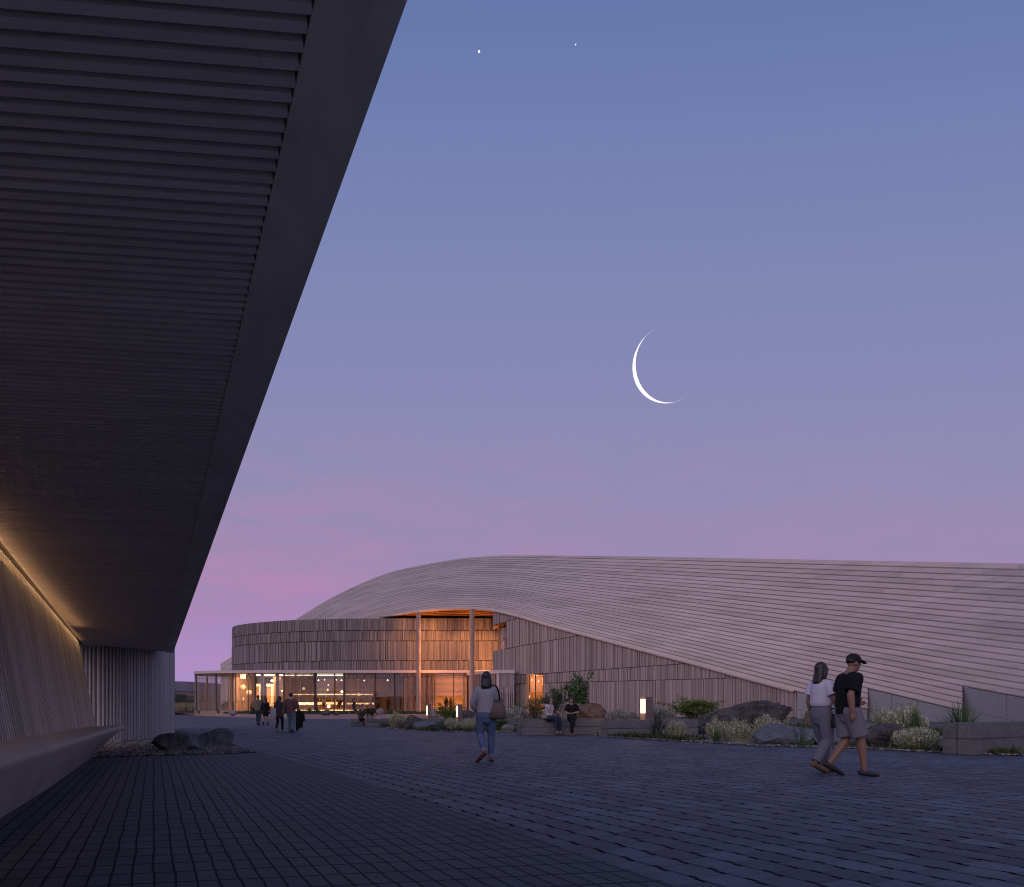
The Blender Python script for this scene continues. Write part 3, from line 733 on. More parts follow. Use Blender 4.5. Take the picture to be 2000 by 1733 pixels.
# reddish stone/timber wall panels at the right part of the front
mb = MB()
for i in range(10):
    wallbox(mb, 846, 912, 89.2+.02*(i % 2), FZ+i*.44, FZ+i*.44+.43, .2, rnd.random())
hb(mb, 'inner_screen', M['innerwall'])
for xa, xb, Z in ((764, 769.5, 86.5), (779.5, 781.5, 86), (540, 545, 85.2), (509.5, 515, 85.2)):
    mb = MB(); mb.box((px_x((xa+xb)/2, Z), Z, FZ), (px_x(xb, Z)-px_x(xa, Z), .3, 4.4)); hb(mb, 'inner_post', M['warmwood'])
# ---- glass, mullions, posts
ZF = 84.25
def front(x): return smooth_table(fpl, x)+.55
for xa, xb in ((499, 555), (556, 613), (616, 672), (675, 731), (733, 788), (789, 848), (850, 906)):
    mb = MB(); Z = front((xa+xb)/2)+.25; mb.box(((px_x(xa, Z)+px_x(xb, Z))/2, Z, FZ), (px_x(xb, Z)-px_x(xa, Z), .03, 5.04-FZ))
    hb(mb, 'window_pane', M['shopglass'])
for x, w_, dz in ((384.3, .11, .3), (423.5, .16, .3), (456, .16, .2), (486, .07, 0), (499.3, .17, .1), (555.2, .13, 0), (614.3, .13, .15), (653.6, .07, 0), (673, .14, .45), (732, .14, .1), (770.4, .07, 0), (789, .07, 0), (849, .12, 0), (886, .08, 0)):
    Z = front(x)+.1; mb = MB(); mb.box((px_x(x, Z), Z-.12, FZ-dz), (w_, .12, 5.04-FZ+dz)); hb(mb, 'mullion', M['darkmetal'])
for x, w_ in ((382, .16), (404.3, .2), (421.7, .12), (447.6, .16), (460.3, .1), (512, .28), (542, .22), (617.6, .2), (671.7, .18), (776, .5), (789, .12), (906.5, .14)):
    Z = front(x)+.35; mb = MB(); mb.box((px_x(x, Z), Z, FZ-.2), (w_, .22, 5.04-FZ+.2)); hb(mb, 'post', M['post'])
# ---- slatted screens: three tiers of thin fins
def screen(xa, xb, pitch=.135, wd=.052, zoff=-.08, zb=FZ-.02):
    mb = MB(); X0, X1 = px_x(xa, front(xa)), px_x(xb, front(xb)); n = max(2, int((X1-X0)/pitch))
    for tier, (z0, z1) in enumerate(((zb, 1.68), (1.70, 4.46), (4.48, 5.03))):
        for i in range(n+1):
            if rnd.random() < .05: continue
            x = lerp(xa, xb, i/n); Z = front(x)+zoff+(.03, -.02, .03)[tier]
            mb.box((px_x(x, Z)+rnd.uniform(-.012, .012), Z, z0), (wd, .04 if xa < 450 else .08, z1-z0), 0, rnd.random())
    for z in (1.66, 4.44, zb-.02):
        for i in range(8):
            a, b = lerp(xa, xb, i/8), lerp(xa, xb, (i+1)/8); Za, Zb = front(a)+zoff+.07, front(b)+zoff+.07
            mb.box8([(px_x(a, Za), Za, z), (px_x(b, Zb), Zb, z), (px_x(b, Zb), Zb+.03, z), (px_x(a, Za), Za+.03, z), (px_x(a, Za), Za, z+.045), (px_x(b, Zb), Zb, z+.045), (px_x(b, Zb), Zb+.03, z+.045), (px_x(a, Za), Za+.03, z+.045)], 0)
    hb(mb, 'slat_screen', M['fins'])
M['fins'] = wood('screen_fins', (.30, .205, .175), (3, 3, .5), .2, .5, .7, .05)
for xa, xb in ((385.5, 421), (425.5, 446), (449.5, 485), (487, 498), (556.5, 613), (675, 731), (790, 848), (907, 917)): screen(xa, xb)

# ---- wing wall with sloping bands of battens
def wz(x): return smooth_table(zlow, x)+.42
J1 = [(960, 1337), (1007, 1336), (1460, 1324), (1560, 1321)]; J2 = [(960, 1322), (1007, 1318.7), (1062, 1316), (1355, 1295.5), (1500, 1283)]
J3 = [(960, 1273), (988.6, 1267.4), (1060, 1254.5), (1145, 1239), (1300, 1208)]; J4 = [(960, 1223.5), (988.6, 1215), (1017, 1206.5), (1100, 1180)]
def ytop(x): return smooth_table(low28, x)-2
bandsW = [(lambda x: 1402.0, lambda x: table(J1, x), 1556), (lambda x: table(J1, x), lambda x: table(J2, x), 1470), (lambda x: table(J2, x), lambda x: table(J3, x), 1370),
          (lambda x: table(J3, x), lambda x: table(J4, x), 1160), (lambda x: table(J4, x), lambda x: 1150.0, 1030)]
mb = MB()
def zat(y, Z): return CZ+(HY-y)/F*Z
for bi, (fb, ft, xe) in enumerate(bandsW):
    x = 963.3
    while x < xe-.5:
        Z = wz(x); pxm = F/Z; wd = rnd.choice((.06, .07, .085, .10, .12, .17)); gp = rnd.choice((.008, .012, .022, .04)); dp = rnd.choice((.05, .08, .10, .13, .15))
        # the wall runs obliquely, so a batten's width takes fewer pixels to the right
        dwall = Vector((px_x(x+1, wz(x+1))-px_x(x, Z), wz(x+1)-Z, 0)).length
        x1 = x+wd/dwall; xm = (x+x1)/2
        skip = (bi == 3 and xm < 988.6) or (bi < 2 and 1027.5 < xm < 1062.5) or (bi == 0 and 1007 < xm < 1016) or (bi < 2 and xm < 975)
        if not skip:
            yb, yt = fb(xm)-.6, max(ft(xm)+.6, ytop(xm))
            if yb-yt > .5:
                p0, p1 = Vector((px_x(x, Z), Z, 0)), Vector((px_x(x1, wz(x1)), wz(x1), 0)); d = (p1-p0).normalized(); nn = Vector((d.y, -d.x, 0))
                f0, f1 = p0+nn*dp, p1+nn*dp; z0_, z1_ = max(.05, zat(yb, Z)), zat(yt, Z)
                mb.box8([(v.x, v.y, z0_) for v in (f0, f1, p1, p0)]+[(v.x, v.y, z1_) for v in (f0, f1, p1, p0)], rnd.random()*.8+.2*(dp > .1))
        x = x1+gp/dwall
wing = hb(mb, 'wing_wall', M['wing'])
mb = MB()
def backing(xa, xb, fb, ft, n=12):
    for i in range(n):
        a, b = lerp(xa, xb, i/n), lerp(xa, xb, (i+1)/n)
        pa, pb = Vector((px_x(a, wz(a)), wz(a)+.02, 0)), Vector((px_x(b, wz(b)), wz(b)+.02, 0))
        mb.face([(pa.x, pa.y, max(0, zat(fb(a), wz(a)))), (pb.x, pb.y, max(0, zat(fb(b), wz(b)))), (pb.x, pb.y, zat(max(ft(b), ytop(b)), wz(b))), (pa.x, pa.y, zat(max(ft(a), ytop(a)), wz(a)))])
base_ = lambda x: 1405.0
top_ = lambda x: 1100.0
backing(1063, 1557, base_, top_, 30)
backing(963.5, 988.6, lambda x: table(J2, x), lambda x: table(J3, x), 3); backing(963.5, 988.6, lambda x: table(J4, x), top_, 3)
backing(988.6, 1063, lambda x: table(J2, x), top_, 8); backing(1006, 1027, base_, lambda x: table(J2, x), 3)
backing(975, 1006, base_, lambda x: table(J2, x), 3)
hb(mb, 'wing_backing', M['deckdark'], wing)
# left end of the wing and the notch's jambs
Z0 = wz(963.3); X0 = px_x(963.3, Z0)
for y0, y1 in ((1322, 1272.5), (1223.5, 1190)):
    mb = MB(); mb.box((X0+.06, Z0+1.7, zat(y0, Z0)), (.12, 3.4, zat(y1, Z0)-zat(y0, Z0))); hb(mb, 'wing_end', M['wing'], wing)
mb = MB(); mb.face([(X0, Z0, zat(1273, Z0)), (px_x(989, wz(989)), wz(989), zat(1267.6, wz(989))), (px_x(989, wz(989)), wz(989)+3, zat(1267.6, wz(989))), (X0, Z0+3.4, zat(1273, Z0))])
hb(mb, 'notch_sill', M['warmwood'], wing); mb = MB(); mb.face([(X0, Z0, zat(1223.5, Z0)), (px_x(989, wz(989)), wz(989), zat(1215, wz(989))), (px_x(989, wz(989)), wz(989)+3, zat(1215, wz(989))), (X0, Z0+3.4, zat(1223.5, Z0))])
hb(mb, 'notch_reveal', M['warmwood'], wing)
nw = MB(); Zn = 82.6; nw.box(((px_x(979, Zn)+px_x(990, Zn))/2, Zn, 7.2), (px_x(990, Zn)-px_x(979, Zn), .06, 3.6)); nwo = hb(nw, 'notch_window', M['glass'])
mb = MB(); mb.box((px_x(976.2, 81.9), 81.9, 7.0), (.24, .7, 3.9)); hb(mb, 'notch_jamb', M['warmwood'], wing)
mb = MB(); mb.box((px_x(986.3, 82), 82.3, 7.2), (.09, .12, 3.6)); mb.box((px_x(985.5, 82), 82.3, 8.9), (.35, .1, .1)); hb(mb, 'notch_frame', M['warmwood'], nwo)
# glowing side door in the wing
Zd = wz(1045); zt_ = zat(1318.5, Zd); zb_ = .45
dr = MB(); 
dr.box((px_x(1029.5, Zd), Zd+.45, zb_), (.34, 1.1, zt_-zb_)); dr.box((px_x(1061.2, Zd-.3), Zd+.15, zb_), (.12, .9, zt_-zb_)); dr.box(((px_x(1027, Zd)+px_x(1062, Zd))/2, Zd+.3, zt_), (px_x(1062, Zd)-px_x(1027, Zd), .8, .1))
door = hb(dr, 'side_door', M['warmwood'])
for x_ in (1046, 1034.5):
    mb = MB(); mb.box((px_x(x_, Zd+.6), Zd+.6, zb_), (.12, .1, zt_-zb_)); hb(mb, 'door_frame', M['darkmetal'], door)
mb = MB(); mb.box(((px_x(1034, Zd+.65)+px_x(1060, Zd+.65))/2, Zd+.65, zb_), (px_x(1060, Zd)-px_x(1034, Zd), .03, zt_-zb_)); hb(mb, 'door_pane', M['shopglass'], door)
mb = MB(); wallbox(mb, 1026, 1070, Zd+3.2, zb_, zt_+.1, .1); mb.box((px_x(1026, Zd+2), Zd+2, zb_), (.1, 2.6, zt_)); mb.box((px_x(1068, Zd+2), Zd+2, zb_), (.1, 2.6, zt_)); mb.face([(px_x(1024, Zd), Zd, zt_+.08), (px_x(1066, Zd), Zd, zt_+.08), (px_x(1070, Zd+3), Zd+3.2, zt_+.08), (px_x(1026, Zd+3), Zd+3.2, zt_+.08)]); hb(mb, 'door_room', M['warmwood'], door)
mb = MB(); mb.box((px_x(1045, Zd+1.6), Zd+1.6, zb_-.1), (3, 3.0, .1)); hb(mb, 'door_floor', M['floor'], door)
for x, y in ((1052, 1330.5), (1038.5, 1328)):
    mb = MB(); ball(mb, W(x, y, Zd+2.4), .05, 8, 6); hb(mb, 'downlight', M['lampwhite'])
# small flush panel left of the door
mb = MB(); Zp = wz(1011)-.05; mb.box((px_x(1011.5, Zp), Zp, .3), (.44, .06, zat(1337.5, Zp)-.3)); hb(mb, 'service_panel', M['post'])

# ---- granite plinth under the roof's stepped edge
mb = MB()
def pl_line(x): return 28 if x <= 1695 else (24 if x <= 1880 else 20)
edges = [1556, 1610, 1652, 1695, 1742, 1793, 1880, 1967, 2060, 2125]
for a, b in zip(edges, edges[1:]):
    kk = pl_line((a+b)/2); n = 4
    for tier in range(2):
        rows = []
        for i in range(n+1):
            x = lerp(a+.25, b-.25, i/n); t_ = roofpt(x, kk, -.02); t_.y += .05
            mid = t_.z-1.45
            z1, z0 = (t_.z-.02, max(.02, mid+.008)) if tier == 0 else (max(.02, mid-.008), 0)
            rows.append([Vector((t_.x, t_.y, z1)), Vector((t_.x, t_.y, z0))])
        if rows[0][0].z > .03: addrows(mb, rows)
plin = hb(mb, 'granite_plinth', M['plinth'])
mb = MB()
for i in range(60):
    a, b = lerp(1556, 2125, i/60), lerp(1556, 2125, (i+1)/60); pa, pb = roofpt(a, pl_line(a), -.02), roofpt(b, pl_line(b), -.02)
    mb.face([(pa.x+.1, pa.y+.4, 0), (pb.x+.1, pb.y+.4, 0), (pb.x+.1, pb.y+.4, pb.z), (pa.x+.1, pa.y+.4, pa.z)])
hb(mb, 'plinth_core', M['deckdark'], plin)
for pq, r_ in (((roofpt(1695, 24, .05), roofpt(1695, 28, .05)), .022), ((roofpt(1880, 20, .05), roofpt(1880, 24, .05)), .022), ((Vector((px_x(1556, wz(1556)), wz(1556)-.3, 0)), roofpt(1556, 28, .0)), .03)):
    mb = MB(); mb.tube(list(pq), r_, 4); hb(mb, 'edge_trim', M['darkmetal'])

# ---- glazed entrance box
ves = MB(); zt, zb = 5.08, 4.72
c = [Vector((px_x(912, 82.6), 82.6, 0)), Vector((px_x(972, 78), 78, 0)), Vector((px_x(1006, 78), 78, 0)), Vector((px_x(1006, 79.6), 79.6, 0)), Vector((px_x(975, 83.5), 83.5, 0))]
n = len(c); ves.mesh([(p.x, p.y, zb) for p in c]+[(p.x, p.y, zt) for p in c], [tuple(reversed(range(n))), tuple(range(n, 2*n))]+[(i, (i+1) % n, n+(i+1) % n, n+i) for i in range(n)])
vest = hb(ves, 'entrance_box', M['fascia'])
mb = MB()
def fins(p, q, z0, z1, pitch, wd, jit=.35):
    L = (q-p).length; d = (q-p).normalized(); s = .1
    while s < L-.05:
        m_ = p+d*s; mb.box((m_.x, m_.y, z0), (wd, .12, z1-z0), math.atan2(d.y, d.x), rnd.random()); s += pitch*rnd.uniform(1-jit, 1+jit)
i0 = [lerp(c[0], c[1], .06)+Vector((.15, .15, 0)), c[1]+Vector((.02, .22, 0)), c[2]+Vector((-.1, .22, 0))]
for z0, z1 in ((.5, 3.28), (3.32, 4.72)):
    fins(i0[0], i0[1], z0, z1, .27, .1); fins(i0[1], i0[2], z0, z1, .2, .11)
hb(mb, 'slat_screen', M['wing'], vest)
for p, w_ in ((i0[0], .2), (lerp(i0[0], i0[1], .22), .17), (i0[1], .24)):
    mb = MB(); mb.box((p.x, p.y-.04, .3), (w_, .2, zb-.3)); hb(mb, 'post', M['fascia'], vest)
for p, w_ in ((lerp(i0[0], i0[1], .28), .2), (i0[2], .16)):
    mb = MB(); mb.box((p.x, p.y+.05, .3), (w_, .16, zb-.3)); hb(mb, 'mullion', M['darkmetal'], vest)
mb = MB(); q0, q1, q2 = (p+Vector((.1, .35, 0)) for p in i0)
mb.face([(q0.x, q0.y, .5), (q1.x, q1.y, .5), (q1.x, q1.y, zb), (q0.x, q0.y, zb)]); mb.face([(q1.x, q1.y, .5), (q2.x, q2.y, .5), (q2.x, q2.y, zb), (q1.x, q1.y, zb)]); hb(mb, 'window_pane', M['glass'], vest)

# ---- lamps of the hall (real fittings' light)
def lamp(ty, name, loc, e, c=(1, .62, .30), size=None, aim=None, **kw):
    L = bpy.data.lights.new(name, ty); L.energy = e; L.color = c
    if ty == 'AREA':
        L.shape = 'RECTANGLE'; L.size, L.size_y = size
    elif ty in ('POINT', 'SPOT'): L.shadow_soft_size = size or .1
    if ty == 'SPOT': L.spot_size = kw.get('cone', R(70)); L.spot_blend = .8
    o = bpy.data.objects.new(name, L); col.objects.link(o); o.location = loc
    if aim is not None: o.rotation_euler = (Vector(aim)-Vector(loc)).normalized().to_track_quat('-Z', 'Y').to_euler()
    return o
AM = (1, .37, .085)
for X, e in ((-16.0, 90), (-13.5, 150), (-11.0, 230), (-8.3, 320), (-5.6, 430), (-3.2, 430)):
    lamp('SPOT', 'arch_downlight', (X, 82.2, 10.7), e*1.0, AM, .08, (X+.2, 84.6, 6.0), cone=R(105))
lamp('POINT', 'arch_uplight', (-3.2, 82.4, 6.2), 260, AM, .15)
lamp('POINT', 'arch_uplight', (-9.5, 83.4, 10.4), 60, AM, .15)
lamp('POINT', 'arch_uplight', (-4.6, 83.0, 10.4), 90, AM, .15)
lamp('POINT', 'column_uplight', (-9.35, 81.4, 5.4), 190, AM, .3)
lamp('POINT', 'column_uplight', (-9.35, 81.4, 7.6), 190, AM, .3)
lamp('POINT', 'column_uplight', (-9.35, 81.4, 9.7), 150, AM, .3)
lamp('POINT', 'arch_uplight', (-13.0, 83.4, 10.6), 40, AM, .15)
lamp('POINT', 'column_uplight', (-9.5, 81.6, 1.0), 50, AM, .1)
lamp('POINT', 'column_uplight', (-9.45, 81.5, 3.2), 60, AM, .1)
lamp('AREA', 'lobby_light', (px_x(520, 89), 88.5, 4.8), 700, (1, .68, .36), (3, 5), (px_x(520, 89), 88.5, 0))
lamp('AREA', 'bar_light', (px_x(640, 92), 92, 4.8), 700, (1, .66, .36), (8, 4), (px_x(640, 92), 93.5, 0))
lamp('AREA', 'lounge_light', (px_x(750, 90), 90, 4.8), 110, (1, .5, .24), (3, 4), (px_x(750, 90), 91, 0))
lamp('AREA', 'lounge_light', (px_x(878, 87), 87.2, 4.7), 200, (1, .5, .2), (4, 1.2), (px_x(878, 88), 88.6, 0))
lamp('POINT', 'lounge_lamp', (px_x(858, 88.6), 88.3, 1.0), 50, (1, .55, .22), .15)
lamp('POINT', 'lounge_lamp', (px_x(896, 88.6), 88.3, 1.0), 50, (1, .55, .22), .15)
lamp('AREA', 'screen_light', (px_x(470, 88), 88, 4.7), 170, (1, .6, .32), (2.5, 3), (px_x(470, 88), 88.5, 0))
lamp('POINT', 'door_lamp', (px_x(1046, Zd), Zd+1.4, 4.0), 260, (1, .55, .2), .12)
lamp('POINT', 'door_lamp', (px_x(1034, Zd), Zd+.2, 2.2), 60, (1, .55, .2), .12)
lamp('POINT', 'notch_lamp', (px_x(971, 82), 82.5, 8.6), 60, AM, .1)
lamp('POINT', 'vestibule_lamp', (px_x(990, 80.5), 80.6, 3.5), 22, (1, .6, .3), .12)
# ------------------------------------------------------------------ the bar behind the glass
Zb = 92.0
mb = MB(); X0, X1 = px_x(560, Zb), px_x(731, Zb)
mb.box(((X0+X1)/2, Zb, FZ+1.05), (X1-X0, .8, .09)); mb.box(((X0+X1)/2, Zb+.3, FZ), (X1-X0, .1, 1.05))
bar = empty('bar_counter', ((X0+X1)/2, Zb, FZ), 0, 'long bar counter with a glowing front, seen through the glass', 'bar'); BO = Vector(bar.location)
mb.build('counter_top', M['warmwood'], bar, BO)
for xa, xb, y0, y1 in ((560, 612, 1371.5, 1377), (619.5, 652, 1371.5, 1376.5), (655, 671, 1371.5, 1376.5), (676, 730, 1373, 1376)):
    mb = MB(); z0, z1 = zat(y1, Zb-.4), zat(y0, Zb-.4); mb.box(((px_x(xa, Zb)+px_x(xb, Zb))/2, Zb+.22, z0), (px_x(xb, Zb)-px_x(xa, Zb), .04, z1-z0)); mb.build('front_panel', M['lampdim' if xa > 600 else 'lampwarm'], bar, BO)
mb = MB(); mb.box(((X0+X1)/2, Zb+.20, FZ+.02), (X1-X0, .05, .05)); mb.build('foot_light', M['lampwarm'], bar, BO)
bb = empty('back_bar', ((X0+X1)/2, 96.5, FZ), 0, 'lit back bar shelving full of bottles behind the counter', 'shelf'); BO2 = Vector(bb.location)
for y, mt, th in ((1348, 'warmwood', .08), (1357.6, 'lampdim', .12), (1355, 'warmwood', .08), (1366.5, 'warmwood', .08), (1371, 'warmwood', .08)):
    mb = MB(); z = zat(y, 96.3); mb.box((px_x(650, 96.3), 96.3, z), (px_x(730, 96.3)-px_x(575, 96.3), .35, th)); mb.build('shelf', M[mt], bb, BO2)
for xa in (584, 611, 637, 654, 672, 694, 725):
    mb = MB(); mb.box((px_x(xa, 96.4), 96.45, FZ), (.1, .3, zat(1347, 96.4)-FZ)); mb.build('upright', M['warmwood'], bb, BO2)
mb = MB(); mb.box((px_x(650, 96.7), 96.75, FZ), (px_x(730, 96.3)-px_x(575, 96.3), .1, 2.6)); mb.build('back_panel', plain('back_bar_panel', (.12, .07, .045), .5), bb, BO2)
rb = random.Random(3)
bm_ = []
gl_ = []
for nm, c in (('amber', (.35, .14, .03)), ('clear', (.55, .5, .45)), ('green', (.08, .14, .05)), ('dark', (.05, .03, .02))):
    gl_.append(plain('bottle_'+nm, c, .15, .1, 5, 0, .8))
def bottle_mesh(g):
    mb = MB(); mb.tube([(0, 0, 0), (0, 0, .2), (0, 0, .235), (0, 0, .25), (0, 0, .33)], [.042, .042, .03, .016, .015], 8, tone=.5)
    o = mb.build('bottle', g); return o
protos = []
for i in range(64):
    row = i % 2; x = 578+rb.random()*148; z = zat((1366.5, 1371)[row], 96.3)+.081
    if i < 4: o = bottle_mesh(gl_[i]); protos.append(o)
    else: o = protos[i % 4].copy(); col.objects.link(o)
    o.location = (px_x(x, 96.2), 96.2+rb.uniform(-.05, .05), z); s = rb.uniform(.9, 1.2); o.scale = (s, s, s)
    tag(o, 'small bottle standing in the rows on the lit back bar shelves', 'bottle', 'bottles on the back bar')
for i, x in enumerate((600, 628, 640, 649, 661, 690, 700, 716)):
    Zs = 90.6; X = px_x(x, Zs)
    if i == 0:
        st = empty('bar_stool', (X, Zs, FZ), 0, 'tall bar stool in the row before the glowing bar front', 'stool', 'stools along the bar')
        mb = MB(); mb.tube([(0, 0, .74), (0, 0, .79)], [.19, .19], 14); mb.build('seat', M['warmwood'], st)
        for k in range(4):
            a = k*1.5708+.78; mb = MB(); mb.tube([(math.cos(a)*.13, math.sin(a)*.13, .74), (math.cos(a)*.2, math.sin(a)*.2, 0)], .014, 6); mb.build('leg', M['darkmetal'], st)
    else:
        c = copy_tree(st); c.location = (X, Zs, FZ)
for (x, y, Z, r_, lb) in ((531.5, 1330, 89, .16, 'round glowing globe pendant hanging in the lobby left of the bar'), (668, 1351.5, 92, .16, 'round glowing globe lamp over the right end of the bar'), (642, 1380, 90.3, .2, 'bright round lamp low in front of the bar between two stools'), (474.5, 1342, 88.5, .30, 'upper of two dim round disc lamps behind the slatted screen'), (486.5, 1352.5, 88.5, .30, 'lower of two dim round disc lamps behind the slatted screen')):
    p = W(x, y, Z); e = empty('globe_lamp', (p.x, p.y, p.z), 0, lb, 'lamp', 'globe lamps in the hall'); mb = MB(); ball(mb, (0, 0, 0), r_, 14, 10)
    mb.build('globe', M['lampdim' if r_ > .25 else 'lampwarm'], e)
    mb = MB()
    if y < 1375: mb.tube([(0, 0, r_), (0, 0, 4.9-p.z)], .012, 5)
    else: mb.tube([(0, 0, -r_), (0, 0, FZ-p.z)], .02, 6)
    mb.build('cord' if y < 1375 else 'stem', M['darkmetal'], e)
e = empty('pendant_lamp', W(475, 1316, 88), 0, 'short white cylinder pendant of hanging rods behind the slatted screen', 'lamp'); 
mb = MB()
for i in range(9): mb.box((-.28+i*.07, 0, -.62), (.035, .05, .7))
mb.build('shade', M['lampwarm'], e)
for x, y, Z, s in ((592.5, 1347.5, 90, .28), (640, 1349, 93, .2), (700, 1359, 91, .3)):
    mb = MB(); p = W(x, y, Z); mb.tube([(0, 0, 0), (0, 0, .35*s/.2*.6)], [s*.5, s*.4], 10); o = mb.build('shade_lamp', M['lampdim'], loc=p)
    tag(o, {592.5: 'small pale shade lamp glowing left in the bar bay', 640: 'tall slim shade lamp over the middle of the bar', 700: 'pale shade lamp behind the right slatted screen'}[x], 'lamp')
# ------------------------------------------------------------------ boulders
M['basalt'] = rock('green_black_rock', (.055, .066, .06), (.22, .24, .22), 2.6, 1.0)
M['lava'] = rock('dark_lava_rock', (.055, .05, .05), (.16, .145, .135), 3.0, 1.0)
M['bluestone'] = rock('blue_grey_rock', (.11, .125, .145), (.175, .19, .21), 1.6, .45)
M['brownrock'] = rock('brown_rock', (.10, .062, .042), (.25, .16, .10), 2.4, .9)
M['palerock'] = rock('pale_rock', (.19, .17, .155), (.30, .275, .25), 2.0, .5)
M['pinkrock'] = rock('pink_granite', (.16, .125, .125), (.32, .27, .27), 5.0, .8, .6)
def boulder(x0, x1, yt, yb, mat, seed, label, depth=.8, planes=9, rug=.10, skewx=0.0, squash=None, sub=5, zb=0.0, ridge_=0.0):
    r_ = random.Random(seed); c = G((x0+x1)/2, yb, zb); Z = c.y
    wdt = (x1-x0)/F*Z; hgt = (yb-yt)/F*Z*1.02; dpt_ = wdt*depth; c.y += dpt_*.42
    bm = bmesh.new(); bmesh.ops.create_icosphere(bm, subdivisions=sub, radius=1.0)
    pl = []
    for _ in range(planes):
        n = Vector((r_.gauss(0, 1), r_.gauss(0, 1), r_.gauss(.25, .8))).normalized(); pl.append((n, r_.uniform(.48, .80)))
    for v in bm.verts:
        p = v.co.copy()
        for n, d in pl:
            e = p.dot(n)-d
            if e > 0: p -= n*e*.93
        q = p*1.7+Vector((seed*3.1, 0, 0))
        k = 1+rug*noise.fractal(q*1.3, .9, 2.1, 5)+rug*.45*noise.fractal(q*4.2, .8, 2.1, 4)
        if ridge_: k += ridge_*(abs(noise.noise(q*Vector((1, 1, 1)).length*.9))-.25)
        p *= k; v.co = p
    xs = [v.co.x for v in bm.verts]; zs = [v.co.z for v in bm.verts]; ys = [v.co.y for v in bm.verts]
    zc = min(zs)+(max(zs)-min(zs))*.22
    for v in bm.verts:
        z = (v.co.z-zc)/(max(zs)-zc)
        v.co = Vector(((v.co.x-(max(xs)+min(xs))/2)/(max(xs)-min(xs))*wdt+skewx*max(z, 0)*wdt, (v.co.y)/(max(ys)-min(ys))*dpt_, z*hgt))
    me = bpy.data.meshes.new('boulder'); bm.to_mesh(me); bm.free()
    me.polygons.foreach_set('use_smooth', [True]*len(me.polygons))
    o = link('boulder', me, M[mat], None, c); return tag(o, label, 'boulder')
boulder(287, 381, 1433, 1469, 'basalt', 3, 'dark green black boulder with a sharp crack, front one on the gravel by the pier', .75, 9, .07, -.05)
boulder(362, 447, 1423, 1461, 'basalt', 9, 'dark peaked boulder with a pale vein, rear one on the gravel by the pier', .8, 8, .06, -.02)
boulder(782, 829, 1396.5, 1424.5, 'lava', 14, 'pitted dark lava boulder by the pale bush left of the blue boulder', .9, 5, .16)
boulder(770, 790, 1411, 1424, 'lava', 15, 'small dark stone at the foot of the pitted lava boulder', .9, 5, .1, sub=4)
boulder(804, 850, 1408.5, 1427, 'bluestone', 16, 'smooth blue grey boulder left of the agave', .9, 5, .05)
boulder(834, 856, 1385, 1405, 'pinkrock', 17, 'pinkish speckled boulder right beside the leftmost bollard lamp', .9, 7, .08, sub=4)
boulder(901, 930, 1387, 1411, 'lava', 18, 'slanting brown grey boulder right of the second bollard lamp', .8, 7, .1, -.12)
boulder(916, 938, 1383.5, 1406, 'palerock', 19, 'pale tan boulder leaning behind the slanting brown one', .8, 6, .08, sub=4)
boulder(978, 1011, 1414.5, 1430, 'palerock', 20, 'low grey lichened stone in the planting left of the bench with two women', .9, 6, .14)
boulder(1012, 1066, 1390.5, 1409, 'brownrock', 21, 'flat rust brown rock behind the left end of the bench with two women', .8, 7, .12)
boulder(1088, 1153, 1374, 1410, 'pinkrock', 22, 'big pinkish speckled rock right behind the seated women', .6, 8, .06, .12)
boulder(1132, 1203, 1374, 1411, 'brownrock', 23, 'long orange brown boulder lit warm, behind the right end of the bench with two women', .6, 8, .08, -.10)
boulder(1180, 1194, 1404, 1417, 'lava', 24, 'small black stone in the gap between the two middle benches', .9, 6, .1, sub=4)
boulder(1362, 1552, 1368.5, 1437, 'lava', 41, 'huge rugged dark boulder peaking in front of the battened wing wall', .55, 9, .15, .12, sub=6)
boulder(1478, 1606, 1413, 1457.5, 'bluestone', 26, 'broad smooth blue grey boulder at the plaza edge left of the walking couple', .6, 6, .05, .12)
boulder(1600, 1692, 1417, 1459, 'bluestone', 27, 'blue grey boulder behind the legs of the walking couple', .6, 6, .06)
boulder(1571, 1592, 1388.5, 1415, 'brownrock', 28, 'small upright brown rock behind the yellow flowering stalks', .8, 6, .1, sub=4)
boulder(1689, 1731, 1412.5, 1436, 'palerock', 29, 'pale rounded boulder left of the ridged brown boulder', .8, 5, .05)
boulder(1707, 1812, 1413, 1462.5, 'lava', 30, 'ridged brown grey boulder behind the pale bush by the right bench', .7, 7, .15, -.14)
boulder(444, 464, 1387.5, 1396.5, 'pinkrock', 31, 'pale rock in the strip below the left slatted screens', .8, 6, .1, sub=4, zb=.3)
boulder(626, 645, 1386, 1395.5, 'lava', 32, 'low dark rock beside the yucca in front of the bar window', .8, 6, .1, sub=4, zb=.3)
boulder(648, 662, 1389, 1395.5, 'lava', 33, 'flat grey rock in front of the bar window, right of the low dark one', .8, 6, .1, sub=4, zb=.3)
boulder(731, 751, 1383, 1395.5, 'pinkrock', 34, 'rounded pale rock lit orange at the foot of the dark post', .8, 6, .1, sub=4, zb=.3)

